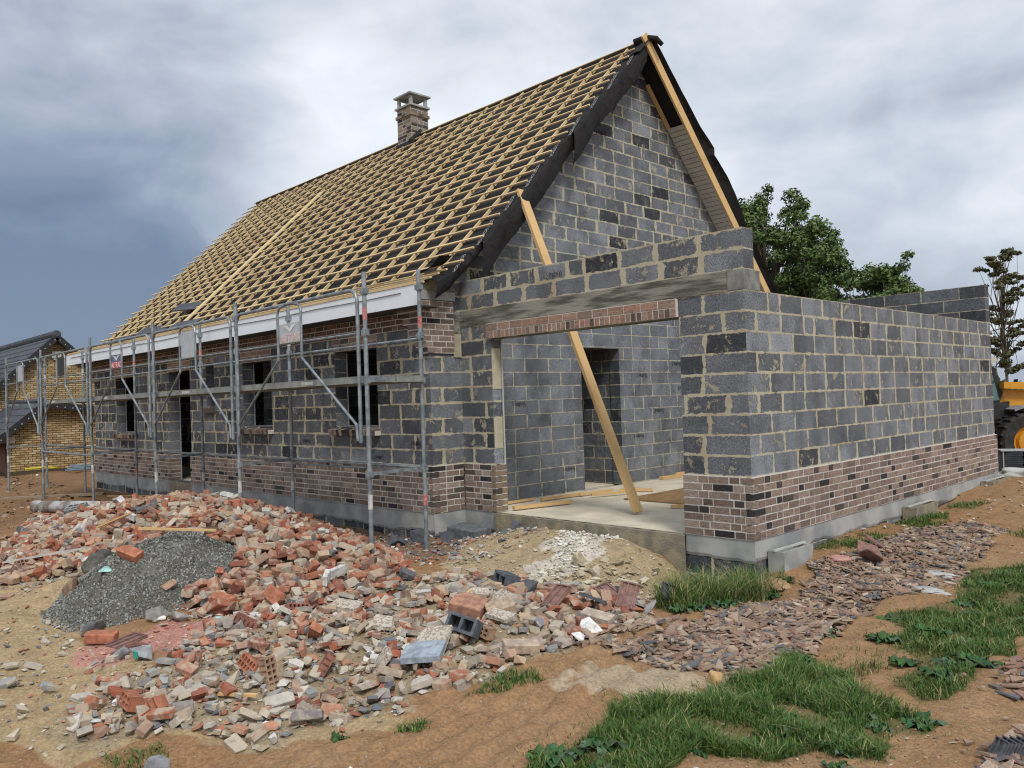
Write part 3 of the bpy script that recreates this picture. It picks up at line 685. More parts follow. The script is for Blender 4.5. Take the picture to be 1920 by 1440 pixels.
# underlay flap that overhangs and hangs down over the gable
for sh__,(ya,yb__,dr,wo) in enumerate(((-.62,.25,.2,.36),(.1,1.2,.5,.44),(1.05,2.15,.42,.4),(2.0,3.1,.46,.42),(2.98,3.97,.44,.4))):
    b=MB(); NU,NV=44,16; rs=random.Random(sh__+3); ph=rs.uniform(0,9)
    def flap(t,q):
        y=ya+(yb__-ya)*t; lo=dr*(1.12-.42*t)+.05*float(fbm(t*5+ph,1.3,12,3)); w0=wo+.03*math.sin(t*7+ph); lift=.012+.006*sh__*0
        fold=.03*abs(math.sin(t*6.5+ph+1.5*q))+.022*float(fbm(t*9+ph,q*3,5,3))
        if q<.45: f=q/.45; x=-4.24+w0*f; z=zf(y)-.078-.03*f*f+fold*.5*f+lift*(1-t)
        else: f=(q-.45)/.55; x=-4.24+w0+.035*math.sin(f*2.4)-.07*f+fold*f; z=zf(y)-.108-lo*f+fold*.4+lift*(1-t)
        return (x,y-.05*max(0,q-.45)*(1-t),z)
    G=[[flap(i/NU,j/NV) for j in range(NV+1)] for i in range(NU+1)]
    for i in range(NU):
        for j in range(NV): b.face([G[i][j],G[i][j+1],G[i+1][j+1],G[i+1][j]])
    b.build('underlay_flap',M['underlay'],house,smooth=True)
# loose underlay billowing over the back verge
b=MB(); NU,NV=80,10
def bill(t,s):
    y=3.6+t*4.6; base=(zb(y) if y>3.95 else zf(y))
    x=-4.1+s*.33; yy_=y-3.95; lift=.07+.05*abs(math.sin(t*9))+(.22*max(0,min(1,(yy_-.4)/1.4)) if yy_<1.62 else .1+.08*math.sin(min(1,(yy_-1.62)/1.1)*PI))
    if s>.45: q=(s-.45)/.55; z=base-.04+lift*.8*(math.sin(min(1,q*1.4)*PI/2)); y2=y+lift*.8*q
    else: z=base-.05; y2=y
    return (x,y2,z+.03*float(fbm(t*18,s*3,4,3)))
G=[[bill(i/NU,j/NV) for j in range(NV+1)] for i in range(NU+1)]
for i in range(NU):
    for j in range(NV): b.face([G[i][j],G[i+1][j],G[i+1][j+1],G[i][j+1]])
b.build('underlay_flap',M['underlay'],house,smooth=True)
b=MB(); b.tube([(-4.05,3.9,7.26),(-3.86,3.96,7.3),(-3.72,4.05,7.27),(-3.66,4.13,7.17)],.07,10,r2=.035); b.build('underlay_fold',M['underlay'],house,smooth=True)
b=MB(); b.bar((-17.5,3.95,7.235),(-3.98,3.95,7.235),.05,.05); b.build('ridge_board',M['underlay'],house)
# battens
rows=[3.93-i*.1825 for i in range(24)]+[-.44,-.6,-.78,-.97]
def batten_dir(y): return Vector((0,1,.967)).normalized() if y>-.35 else Vector((0,1,.415)).normalized()
for i,y in enumerate(rows):
    if i<24: xr=-3.97+(i/23)*.2+random.uniform(-.025,.025)
    else: xr=(-3.9,-3.85,-3.8,-3.68)[i-24]
    xl=-17.58+random.uniform(-.05,.05) if i<24 else -17.6
    b=MB(); cuts=[xl,-12.9+(i%3)*.55+random.uniform(-.1,.1),-8.4+(i%4)*.42+random.uniform(-.1,.1),xr]
    for k in range(3):
        o=random.uniform(-.012,.012); yy=y+(.028 if k==1 else 0)*random.choice((0,1))+o; a=cuts[k]-(.12 if k else 0); e=cuts[k+1]
        j=lambda:random.uniform(-.012,.012)
        n=4; pts=[(a+(e-a)*q/n,yy+(j() if 0<q<n else 0)) for q in range(n+1)]; dk=random.uniform(0,.9)
        for p,q in zip(pts,pts[1:]):
            up=Vector((0,-batten_dir(y).z,batten_dir(y).y))
            b.bar((p[0],p[1],zf(p[1])-.014),(q[0],q[1],zf(q[1])-.014),.031,.02,(dk,0,0),0,up)
    b.build('batten',M['wood'],house)
# counter battens on the rafters
cx=-4.22
cbs=[]
while cx>-17.5: cbs.append(cx+random.uniform(-.03,.03)); cx-=.495
for x in cbs:
    b=MB(); dk=(random.uniform(.1,.8),0,0); up=Vector((0,-.967,1))
    ye=-.95+random.uniform(0,.06); x2=x+random.uniform(-.02,.02)
    b.bar((x,3.9,zf(3.9)-.05),(x2,-.35,zf(-.35)-.05),.03,.045,dk,0,up); b.bar((x2,-.36,zf(-.36)-.05),(x2,ye,zf(ye)-.05),.03,.045,dk,0,Vector((0,-.415,1)))
    b.build('counter_batten',M['wood'],house)
for x in (-12.42,-12.34):
    b=MB(); b.bar((x,2.95,zf(2.95)+.016),(x-.03,-.3,zf(-.3)+.016),.06,.03,(0,0,0),0,Vector((0,-.967,1))); b.build('laid_board',M['wood'],house)
# eaves: fascia, timber strip, soffit
b=MB(); b.box((-17.78,-1.005,2.6),(-3.8,-.985,2.85)); b.build('fascia',M['white'],house)
b=MB(); b.bar((-17.7,-1.0,2.868),(-3.82,-1.0,2.868),.03,.03); b.bar((-17.7,-.96,2.88),(-3.9,-.96,2.88),.05,.03); b.build('eaves_board',M['wood'],house)
b=MB(); b.box((-17.75,-.984,2.61),(-3.95,-D-.001,2.625)); b.build('eaves_soffit',M['dark'],house)
# back verge: barge board, grey cladding
up=Vector((0,1.062,1))
b=MB(); b.bar((-3.83,3.86,zb(3.86)-.08),(-3.83,8.6,zb(8.6)-.08),.035,.16,(0,0,0),0,up); b.build('barge_board',M['plank'],house)
b=MB(); b.bar((HX+.03,4.35,zb(4.35)-.17),(HX+.03,4.94,zb(4.94)-.17),.045,.06,(.3,0,0),0,up); b.build('wall_batten',M['plank'],house)
b=MB(); y=4.95; dn=Vector((0,1,-1.062)).normalized()
while y<8.5:
    z=zb(y)-.2; b.bar((HX+.01,y,z),(-3.85,y,z),.083,.012,(.5,.5,.5),0,up); b.bar((HX+.01,y+.033,z+.004),(-3.85,y+.033,z+.004),.03,.012,(.5,.5,.5),0,up); y+=.064
b.build('verge_cladding',M['soffit'],house)
# loose dark membrane pieces and slates lying on the eaves
for (x,y,sx,sy,rz) in ((-11.9,-.5,1.0,.28,5),(-13.9,-.35,1.1,.3,10),(-12.9,.1,.9,.3,25),(-14.9,-.7,1.0,.25,0)):
    b=MB(); Mx=Matrix.Translation((x,y,zf(y)+.03))@Euler((math.atan(.7),0,R(rz))).to_matrix().to_4x4()
    b.box((-sx/2,-sy/2,-.012),(sx/2,sy/2,.012),(.5,.5,.5),0,Mx)
    o=b.build('roof_sheet',M['tile'],None,origin=(x,y,zf(y)))
    tag(o,'thin dark roofing sheet lying loose on the lower left roof battens','roofing sheet','loose dark sheets on the lower battens')
b=MB()
for k in range(12):
    t0,t1=k/12,(k+1)/12; f=lambda t,s:(-4.35+t*.42,-.62+s*.22+.1*t,zf(-.62+s*.22+.1*t)+.02+.16*t**1.5*(1-.6*s)+.02*math.sin(t*7))
    b.face([f(t0,0),f(t1,0),f(t1,1),f(t0,1)])
tag(b.build('underlay_scrap',M['underlay'],None,origin=(-4.2,-.6,2.95)),'curled scrap of black roofing membrane on the battens at the eaves corner','membrane scrap')
# lettering printed on the membrane
def text_mesh(s,size,mat,Mx,name,parent=None,thick=.0015,align='CENTER'):
    cu=bpy.data.curves.new('tmp','FONT'); cu.body=s; cu.size=size; cu.align_x=align; cu.extrude=thick
    o=bpy.data.objects.new('tmp',cu); C.link(o); dg=bpy.context.evaluated_depsgraph_get(); me=bpy.data.meshes.new_from_object(o.evaluated_get(dg))
    bpy.data.objects.remove(o); me.transform(Mx if parent is None else world_of(parent).inverted()@Mx); me.materials.clear(); me.materials.append(mat)
    r=bpy.data.objects.new(name,me); C.link(r)
    if parent is not None: r.parent=parent
    return r
def frame_mat(o,xa,ya):
    xa=Vector(xa).normalized(); za=xa.cross(Vector(ya)).normalized(); ya=za.cross(xa)
    return Matrix(((xa.x,ya.x,za.x,o[0]),(xa.y,ya.y,za.y,o[1]),(xa.z,ya.z,za.z,o[2]),(0,0,0,1)))
for k in range(9):
    y=-.25+k*.47
    text_mesh(('ECOTECH','ECOTECH NON')[k%2],.085,M['lettergrey'],frame_mat((-3.9,y,zf(y)-.058),(.35,-1,-.967),(1,.3,.3)),'printed_text',house)
for k,(x,y) in enumerate(((-5.2,.55),(-6.2,.4),(-5.0,1.2),(-6.6,1.1),(-5.6,1.9))):
    text_mesh('ECOTECH NON',.085,M['lettergrey'],frame_mat((x,y,zf(y)-.079),(1,.05,.05),(0,1,.967)),'printed_text',house)
# chimney
ch=MB(); x0,x1,y0,y1=-10.4,-9.92,3.72,4.18
b=MB(); b.box((x0-.004,y0-.004,6.7),(x1+.004,y1+.004,7.86),(.5,.5,.5),1)
for (O,U,L_) in (((x0,y0,0),(1,0,0),x1-x0),((x1,y0,0),(0,1,0),y1-y0),((x1,y1,0),(-1,0,0),x1-x0),((x0,y1,0),(0,-1,0),y1-y0)):
    bricks(b,O,U,0,L_,6.75,15,out=.008,seed=int(O[0]*10)+3,backing=False,palette=([(.28,.23,.2),(.22,.18,.16),(.34,.29,.26),(.07,.065,.065)],[4,4,3,2.5]))
    bricks(b,O,U,-.03,L_+.03,6.75+.075*12,1,out=.035,seed=5,backing=False)
cm=b.build('chimney',BM,house)
b=MB(); b.box((x0-.045,y0-.045,7.865),(x1+.045,y1+.045,7.905)); o=b.build('chimney_slab',M['render'],house)
for px in (x0+.03,x1-.03):
    for py in (y0+.03,y1-.03):
        b=MB(); b.tube([(px,py,7.905),(px,py,7.95),(px,py,8.04),(px,py,8.115)],.05,8,r2=.038); b.build('chimney_post',M['render'],house)
b=MB(); cz=8.112; xm,ym=(x0+x1)/2,(y0+y1)/2; a=.06
q=[(x0-a,y0-a,cz),(x1+a,y0-a,cz),(x1+a,y1+a,cz),(x0-a,y1+a,cz)]; t=[(p[0],p[1],cz+.035) for p in q]; ap=(xm,ym,cz+.12)
b.face(q[::-1]); 
for k in range(4): b.face([q[k],q[(k+1)%4],t[(k+1)%4],t[k]]); b.face([t[k],t[(k+1)%4],ap])
b.build('chimney_cap',M['render'],house)
b=MB(); b.bar((x1+.02,y0-.05,zf(y0)-.03),(x1+.02,3.98,7.34),.06,.12,up=(0,-.967,1)); b.bar((x0-.03,y0-.02,zf(y0)-.03),(x1+.04,y0-.02,zf(y0)-.03),.05,.08); b.build('chimney_flashing',M['black'],house)
for o in (cm,): pass
# stamped marks on some blocks
def stamp(p,U,s,txt='(·≡#≡))'):
    text_mesh(txt,s,M['ink'],frame_mat(p,U,(0,0,1)),'block_stamp',house,.0008)
for (y,z) in ((1.05,1.32),(2.05,.32),(3.95,1.72),(4.4,1.12),(3.8,.72),(5.1,1.5),(4.95,1.92),(1.2,4.2),(2.0,4.85),(3.1,5.6),(2.2,3.3)): stamp((HX+.003,y,z),(0,1,0),.09)
stamp((-2.45,-.016,2.84),(1,0,0),.09); stamp((-7.3,-D-.003,.86),(1,0,0),.08); stamp((-5.35,-D-.003,.66),(1,0,0),.08); stamp((-4.5,-D-.003,.86),(1,0,0),.09)

# ------------------------------------------------------------------ scaffold
PO=[-3.43,-6.53,-9.51,-12.68,-16.05,-19.1]; PI_=[-3.56,-6.64,-9.68,-12.82,-16.05,-19.1]; YO,YI=-2.0,-1.15
sc=empty('scaffold',(-3.43,YO,Hs(-3.43,YO)),'grey steel scaffold with guard rails and a deck along the long house front','scaffold')
def post(x,y,top,st):
    z0=Hs(x,y)-.02
    b=MB(); b.tube([(x,y,z0),(x,y,top)],.0242,12); b.tube([(x,y,z0),(x,y,z0+.22)],.03,12)
    for z in (.66,1.68,2.2): b.tube([(x,y,z-.045),(x,y,z+.045)],.034,10); b.box((x-.05,y-.02,z-.03),(x+.05,y+.02,z+.03))
    b.tube([(x,y,top-.25),(x,y,top-.17)],.036,8); b.box((x-.045,y-.03,top-.24),(x+.045,y+.03,top-.18))
    p=b.build('standard',M['galv'],sc)
    b=MB(); b.box((x-.075,y-.075,z0-.01),(x+.075,y+.075,z0+.012)); b.build('base_plate',M['galvdark'],sc)
    for z,m,L_ in st:
        b=MB(); b.tube([(x,y,z),(x,y,z+L_)],.0262,12,cap=False); b.build('sticker',M[m],sc)
for k,x in enumerate(PO): post(x,YO,2.86,[(2.34,('red','sticker','red','red','sticker','sticker')[k],.13),(.28,'sticker',.16)])
for k,x in enumerate(PI_): post(x,YI,2.9 if k else 2.98,[(2.3,'red' if k in(0,2,3) else 'sticker',.13),(.22,'red' if k in(0,3) else 'sticker',.13)])
for k in range(6):
    b=MB(); b.bar((PO[k],YO,1.69),(PI_[k],YI,1.69),.04,.06); b.build('transom',M['galv'],sc)
    b=MB(); b.bar((PO[k],YO,.66),(PI_[k],YI,.66),.03,.035); b.build('transom',M['galv'],sc)
for k in range(5):
    b=MB(); b.tube([(PI_[k],YI,.66),(PI_[k+1],YI,.66)],.02,8); b.build('ledger',M['galv'],sc)
    b=MB(); b.tube([(PI_[k]-.03,YI,2.17),(PI_[k+1]+.03,YI,2.17)],.016,8); b.build('ledger',M['galv'],sc)
for k in (0,3):
    b=MB(); b.tube([(PO[k],YO,.62),(PO[k+1],YO,.62)],.019,8) if k==3 else b.tube([(PI_[0],YI,.62),(PI_[1],YI,.6)],.012,8); b.build('ledger',M['galv'],sc)
for k in range(4):                                                 # decks
    xa,xb=PO[k]-.03,PO[k+1]+.03
    for j,(ya,yb_) in enumerate(((YO+.03,YO+.4),(YO+.42,YI-.04))):
        b=MB(); b.box((xb,ya,1.722),(xa,yb_,1.732)); b.box((xb,ya,1.655),(xa,ya+.02,1.721)); b.box((xb,yb_-.02,1.655),(xa,yb_,1.721))
        for q in range(12): xx=xb+(xa-xb)*(q+.5)/12; b.box((xx-.02,ya+.021,1.69),(xx+.02,yb_-.021,1.721))
        for q in (xa-.05,xb): b.box((q,ya+.021,1.66),(q+.05,yb_-.021,1.721))
        b.build('deck',M['deck'],sc)
    b=MB(); xm=(xa+xb)/2+(.25,-.3,-.9,-.9)[k]; b.box((xm-.13,YO+.025,1.672),(xm+.13,YO+.029,1.712)); b.build('sticker',M['sticker'],sc)
b=MB(); b.box((PO[2]-.1,YO+.45,1.735),(PO[4]+.2,YI-.1,1.76)); b.build('toe_board',M['wood'],sc)
for k in range(5):                                                 # guard rail frames
    xa,xb=PO[k]-.09,PO[k+1]+.09; xm=(xa+xb)/2; y=YO-.035; r=.021
    gb=MB(); c=.14
    def arc(cx,cz,sx,n=5): return [(cx+sx*c*math.sin(t*PI/2/n),y,cz+c*math.cos(t*PI/2/n)) for t in range(n+1)]
    top=2.68
    pts=[(xb,y,1.0)]+[(xb,y,top-c)]+[(xb+c-c*math.cos(t*PI/10),y,top-c+c*math.sin(t*PI/10)) for t in range(1,6)]
    pts+=[(xa-c+c*math.sin(t*PI/10),y,top-c+c*math.cos(t*PI/10)) for t in range(0,6)]+[(xa,y,1.0)]
    gb.tube(pts,r,10); gb.tube([(xa,y+.02,2.2),(xb,y+.02,2.2)],.0125,8)
    gf=gb.build('guard_rail',M['galv'],sc,smooth=False)
    for s,xe in ((1,xa),(-1,xb)):
        b=MB(); v=xm+s*.285
        b.tube([(xe-s*.03,y-.02,1.02),(xe-s*.05,y-.02,1.2),(v,y-.02,2.0),(v,y-.02,2.08),(v,y-.02,2.56),(v-s*.02,y-.02,2.62),(v-s*.07,y-.02,2.655),(v-s*.17,y-.01,2.665)],.0165,8); b.build('brace',M['galv'],sc)
    b=MB(); pm=['signgrey','signgrey','signgrey','black','signgrey'][k]
    if k in(0,2): b.box((xm-.262,y-.012,2.2),(xm+.262,y-.006,2.44))
    else: b.box((xm-.25,y-.012,2.22 if k!=1 else 2.2),(xm+.25,y-.006,2.6))
    pn=b.build('sign_panel',M[pm if k!=2 else 'blue'],sc)
    if k in (0,2):
        b=MB(); b.box((xm-.255,y-.0165,2.205),(xm+.255,y-.0125,2.315)); b.build('sign_lower_half',M['signred' if k==2 else 'fadered' if 0 else 'sticker'],sc)
        text_mesh('ALTRAD',.135,M['signwhite' if k==2 else 'fadered'],frame_mat((xm,y-.018,2.213),(1,0,0),(0,0,1)),'sign_text',sc,.001)
        b=MB()
        for s in (1,-1):
            b.face([(xm,y-.0165,2.33),(xm+s*.12,y-.0165,2.4),(xm+s*.19,y-.0165,2.425),(xm+s*.05,y-.0165,2.415),(xm,y-.0165,2.375)][::s])
        b.build('sign_wing',M['signwhite' if k==2 else 'signwhite'],sc)

# ------------------------------------------------------------------ loose pieces library
def hull(pts):
    bm=bmesh.new()
    for p in pts: bm.verts.new(p)
    r=bmesh.ops.convex_hull(bm,input=bm.verts); bmesh.ops.delete(bm,geom=[e for e in r['geom_interior'] if isinstance(e,bmesh.types.BMVert)],context='VERTS')
    bm.verts.index_update(); V=[tuple(v.co) for v in bm.verts]; F=[tuple(v.index for v in f.verts) for f in bm.faces]; bm.free(); return V,F
def brick_piece(L,W,Hh,b0,b1,rd,bev=.005):
    bm=bmesh.new(); bmesh.ops.create_cube(bm,size=1)
    for v in bm.verts: v.co=Vector((v.co.x*L,v.co.y*W,v.co.z*Hh))
    for s,bb in ((-1,b0),(1,b1)):
        for q in range(2 if bb else 0):
            n=Vector((s,rd.uniform(-.6,.6),rd.uniform(-.6,.6))).normalized(); p=Vector((s*L*rd.uniform(.25,.44),rd.uniform(-.2,.2)*W,0))
            g=bmesh.ops.bisect_plane(bm,geom=bm.verts[:]+bm.edges[:]+bm.faces[:],plane_co=p,plane_no=n,clear_outer=True)
            bmesh.ops.holes_fill(bm,edges=[e for e in bm.edges if e.is_boundary])
    if rd.random()<.8:
        c=Vector((rd.choice((-1,1))*L/2,rd.choice((-1,1))*W/2,rd.choice((-1,1))*Hh/2)); n=Vector((c.x/L,c.y/W,c.z/Hh)).normalized()
        bmesh.ops.bisect_plane(bm,geom=bm.verts[:]+bm.edges[:]+bm.faces[:],plane_co=c*.78,plane_no=n,clear_outer=True); bmesh.ops.holes_fill(bm,edges=[e for e in bm.edges if e.is_boundary])
    try: bmesh.ops.bevel(bm,geom=bm.edges[:],offset=bev,segments=1,affect='EDGES',clamp_overlap=True)
    except Exception: pass
    for v in bm.verts: v.co+=Vector([rd.uniform(-.0025,.0025) for _ in range(3)])
    bmesh.ops.recalc_face_normals(bm,faces=bm.faces[:])
    bm.verts.index_update(); V=[tuple(v.co) for v in bm.verts]; F=[tuple(v.index for v in f.verts) for f in bm.faces]; bm.free(); return V,F
def stone(r,rd,flat=.6,n=14):
    pts=[]
    for _ in range(n):
        d=Vector([rd.gauss(0,1) for _ in range(3)]).normalized()*r*rd.uniform(.75,1.1); pts.append((d.x*1.2,d.y,d.z*flat))
    return hull(pts)
def shard(a,bq,t,rd):
    k=rd.choice((3,4,4,5)); base=[]
    for i in range(k):
        an=2*PI*i/k+rd.uniform(-.35,.35); base.append((a*math.cos(an)*rd.uniform(.7,1.1),bq*math.sin(an)*rd.uniform(.7,1.1)))
    pts=[(x,y,-t/2) for x,y in base]+[(x*.97,y*.97,t/2) for x,y in base]
    F=[tuple(range(k))[::-1],tuple(range(k,2*k))]+[(i,(i+1)%k,k+(i+1)%k,k+i) for i in range(k)]
    return pts,F
def perforated(L,W,Hh,nx,ny,t=.012):
    b=MB(); b.box((-L/2,-W/2,-Hh/2),(L/2,W/2,-Hh/2+.008))
    sx=(L-t)/nx; sy=(W-t)/ny
    for i in range(nx+1): x=-L/2+i*sx; b.box((x,-W/2,-Hh/2+.0075),(x+t,W/2,Hh/2))
    for j in range(ny+1): y=-W/2+j*sy; b.box((-L/2+.001,y,-Hh/2+.0078),(L/2-.001,y+t,Hh/2-.0008))
    return b.v,b.f
rd=random.Random(5)
LB=[brick_piece(.21,.1,.058,0,0,rd) for _ in range(3)]+[brick_piece(.21,.1,.058,0,1,rd) for _ in range(6)]+[brick_piece(.16,.1,.06,1,1,rd) for _ in range(5)]
LS=[stone(.5,rd,rd.uniform(.4,.8)) for _ in range(8)]
LT=[shard(.5,.32,.1,rd) for _ in range(10)]
def lib_mesh(name,VF,mat):
    me=bpy.data.meshes.new(name); me.from_pydata(VF[0],[],VF[1]); me.materials.append(mat); me.update(); return me
def put(me,name,loc,rot,scale,label,cat,group=None):
    o=bpy.data.objects.new(name,me); C.link(o); o.location=loc; o.rotation_euler=rot; o.scale=(scale,)*3 if not hasattr(scale,'__len__') else scale
    return tag(o,label,cat,group)
def stuff(name,lib,items,mat,label=None,cat=None):
    """items: (libindex, loc, euler, scale(3), col)"""
    Vs=[];Fs=[];Cs=[];n=0; LVn=[np.array(v) for v,f in lib]
    tri=[]
    for v,f in lib:
        t=[]
        for q in f:
            for k in range(1,len(q)-1): t.append((q[0],q[k],q[k+1]))
        tri.append(np.array(t))
    for li,loc,eu,scl,col in items:
        Rm=np.array(Euler(eu).to_matrix()); P=(LVn[li]*np.array(scl))@Rm.T+np.array(loc)
        Vs.append(P); Fs.append(tri[li]+n); n+=len(P); Cs.append(np.tile(col,(len(P),1)))
    o=np_mesh(name,np.concatenate(Vs),F3=np.concatenate(Fs),col=np.concatenate(Cs),mat=mat)
    return tag(o,label,cat,None,'stuff')
def sample(poly,n,rd,warp=.0,reject=None):
    xs=[p[0] for p in poly]; ys=[p[1] for p in poly]; out=[]
    while len(out)<n:
        X_=np.array([rd.uniform(min(xs),max(xs)) for _ in range(400)]); Y_=np.array([rd.uniform(min(ys),max(ys)) for _ in range(400)])
        m=inpoly(X_,Y_,poly,warp)
        for x,y,k in zip(X_,Y_,m):
            if k and not(reject and reject(x,y)): out.append((x,y))
    return out[:n]
CAM=Vector((3.98225,-7.00455,1.41958))
def mid_rej(x,y):
    return heap_rej(x,y) or mclump(x,y)<rd.random()*.9-.25
_mx=np.arange(-3,1.2,.05); _my=np.arange(-6.2,-1.2,.05); _mg=(.5+1.5*fbm(*(q*1.6 for q in np.meshgrid(_mx,_my)),91,3)).tolist()
def mclump(x,y):
    i=min(max(int((x+3)/.05),0),len(_mx)-1); j=min(max(int((y+6.2)/.05),0),len(_my)-1); return _mg[j][i]
def heap_rej(x,y):
    return float(heap_r(x,y))<.93 or (x<-4.4 and y>-.62) or y>-.06 or (x>HX-.1 and x<-3.6 and y>-.9 and rd.random()<.5)
RC=[(.32,.11,.065),(.36,.15,.09),(.25,.1,.07),(.4,.21,.14),(.36,.24,.17),(.44,.33,.22),(.21,.13,.1),(.45,.39,.31),(.32,.28,.24),(.52,.5,.46),(.13,.13,.14)]
RWt=[4,5,4,5,5,5,3,4,3,1.5,1]
# ---- broken bricks
pts=[]
for (x,y) in sample(P_HEAP,2600,rd,.08,heap_rej): pts.append((x,y,1.0,'heap'))
for (x,y) in sample(P_MID,460,rd,.1,mid_rej): pts.append((x,y,.85,'mid'))
items=[]
for x,y,s,w in pts:
    li=rd.randrange(len(LB)); s*=rd.uniform(.6,1.12); steep=rd.random()<.35
    eu=(rd.gauss(0,.28 if not steep else .9),rd.gauss(0,.25 if not steep else .7),rd.uniform(0,2*PI))
    lift=rd.uniform(-.01,.085) if w=='heap' else rd.uniform(-.01,.035)
    if w=='heap' and x<-6 and y<-3.3: lift*=.6
    z=Hs(x,y)+.02+lift; items.append((li,(x,y,z),eu,s))
def appar(it): d=(Vector(it[1])-CAM).length; return len(LB[it[0]][0])*0+(it[3]*(1.2 if it[0]<3 else 1 if it[0]<9 else .8))/d
items.sort(key=appar,reverse=True)
MBk=[lib_mesh('brick_mesh',v,M['rubble']) for v in LB]; MBp=[lib_mesh('brick_mesh',v,M['rubble_pale']) for v in LB]
for it in items[:298]:
    li,loc,eu,s=it; heap=loc[0]<-2.2
    whole=li<3
    if heap: lb,gr=('dusty broken brick lying in the brick heap in front of the scaffold','broken bricks of the heap by the scaffold') if not whole else ('dusty whole brick lying in the brick heap in front of the scaffold','whole bricks of the heap by the scaffold')
    else: lb,gr=('broken brick lying in the flat rubble spread before the garage opening','broken bricks of the flat rubble') if not whole else ('whole brick lying in the flat rubble spread before the garage opening','whole bricks of the flat rubble')
    put((MBk if heap or rd.random()<.55 else MBp)[li],'brick',loc,eu,s if heap else s*.85,lb,'brick',gr)
stuff('brick_rubble',LB,[(li,loc,eu,(s,)*3,np.array(rd.choices(RC,RWt)[0])*rd.uniform(.8,1.2)) for li,loc,eu,s in items[298:]],M['rubattr'],'mass of smaller broken bricks piled in front of the scaffold','rubble')
# ---- small rubble, mortar lumps and pebbles
it2=[]
GC=[(.4,.34,.25),(.45,.4,.32),(.3,.27,.22),(.5,.47,.42),(.33,.14,.09),(.38,.2,.13),(.2,.2,.2),(.14,.15,.17),(.62,.6,.56)]
GW=[5,4,4,3,3,3,2,2,1]
def add_small(poly,n,lo,hi,pal=GC,wt=GW,warp=.15,flat=1,rej=heap_rej,lift=0):
    for x,y in sample(poly,n,rd,warp,rej):
        s=lo*(hi/lo)**(rd.random()**2.2); c=np.array(rd.choices(pal,wt)[0])*rd.uniform(.8,1.2)
        it2.append((rd.randrange(len(LS)),(x,y,Hs(x,y)+s*.2+lift*rd.random()),(rd.uniform(-.5,.5),rd.uniform(-.5,.5),rd.uniform(0,6.3)),(s,s*rd.uniform(.7,1.1),s*rd.uniform(.4,1)*flat),c))
add_small(P_MID,5200,.01,.1,rej=mid_rej); add_small(P_HEAP,1500,.02,.1); add_small(P_PALE2,1500,.008,.06); add_small(P_PINK,420,.008,.06,[(.5,.25,.2),(.55,.32,.26),(.4,.15,.1),(.5,.46,.4)],[4,3,2,2])
add_small([(-5.5,-1.9),(-3,-1.9),(-2.2,-1.2),(-2.6,-.1),(-4.1,-.1),(-4.3,-.6),(-6,-.6)],1500,.012,.1,[(.2,.2,.2),(.12,.13,.15),(.33,.3,.26),(.55,.53,.5),(.36,.16,.1)],[3,3,3,2,2])
add_small(P_WHITE,900,.012,.07,[(.62,.58,.51),(.52,.47,.38),(.68,.66,.61)],[3,2,2]); add_small(P_MOUND,1100,.008,.06,[(.45,.38,.27),(.4,.35,.27),(.55,.5,.42)],[3,3,1])
add_small([(-1.4,-1.6),(-.2,-1.5),(-.2,-.5),(-.9,-.3)],500,.02,.13,[(.42,.36,.26),(.5,.45,.35),(.35,.3,.22)],[3,2,2])
add_small([(-1,-6.3),(1.2,-4.6),(1.0,-3.0),(1.5,-1.8),(3.5,-3.5),(2.2,-5.0),(0,-6.6)],420,.006,.03,[(.42,.34,.24),(.5,.46,.4),(.3,.2,.13)],[3,1,2],rej=None)
add_small([(.1,.6),(1.6,.6),(2.2,7),(2.0,11),(0,11),(.1,5)],700,.01,.09,[(.42,.34,.24),(.55,.5,.46),(.36,.17,.1),(.3,.2,.13)],[3,1,1,2],rej=None)
add_small([(-1,-6.3),(1.2,-4.6),(1.0,-3.0),(1.5,-1.8),(3.5,-3.5),(2.2,-5.0),(0,-6.6)],2200,.006,.028,[(.28,.18,.1),(.33,.22,.13),(.22,.14,.08)],[3,3,2],rej=None)
add_small([(-2.8,-4.6),(-2.2,-3.6),(-2.6,-3.0),(-3.4,-3.4),(-3.2,-4.2)],350,.015,.09)
add_small([(.3,.3),(2.6,.3),(2.6,9),(.3,9)],900,.008,.05,[(.28,.18,.1),(.33,.22,.13),(.22,.14,.08)],[3,3,2],rej=None)
add_small([(-17,-5),(-9,-5),(-9,-1.2),(-17,-1.2),(-24,0),(-24,-4)],1500,.02,.13,[(.2,.12,.07),(.3,.22,.15),(.5,.46,.4),(.15,.09,.05)],[4,3,1,3],rej=None)
def anyrej(x,y): return False
stuff('stones',LS,it2,M['stone'],'small stones, mortar crumbs and pebbles scattered over the soil','stones')
plates=[]
for x,y in sample(P_MID,620,rd,.15,mid_rej)+sample(P_PALE2,60,rd,.1,heap_rej):
    s_=.04*(.2/.04)**(rd.random()**1.7); c=np.array(rd.choices([(.46,.4,.31),(.38,.35,.3),(.3,.3,.3),(.5,.46,.4),(.2,.2,.21),(.4,.26,.19)],[5,4,3,3,2,2])[0])*rd.uniform(.8,1.15)
    plates.append((rd.randrange(len(LT)),(x,y,Hs(x,y)+.012+rd.random()*.035),(rd.gauss(0,.3),rd.gauss(0,.3),rd.uniform(0,6.3)),(s_*1.3,s_*.95,.12+.25*rd.random()),c))
stuff('mortar_plates',LT,plates,M['rubattr'],'flat mortar and concrete fragments strewn through the lower rubble','rubble')
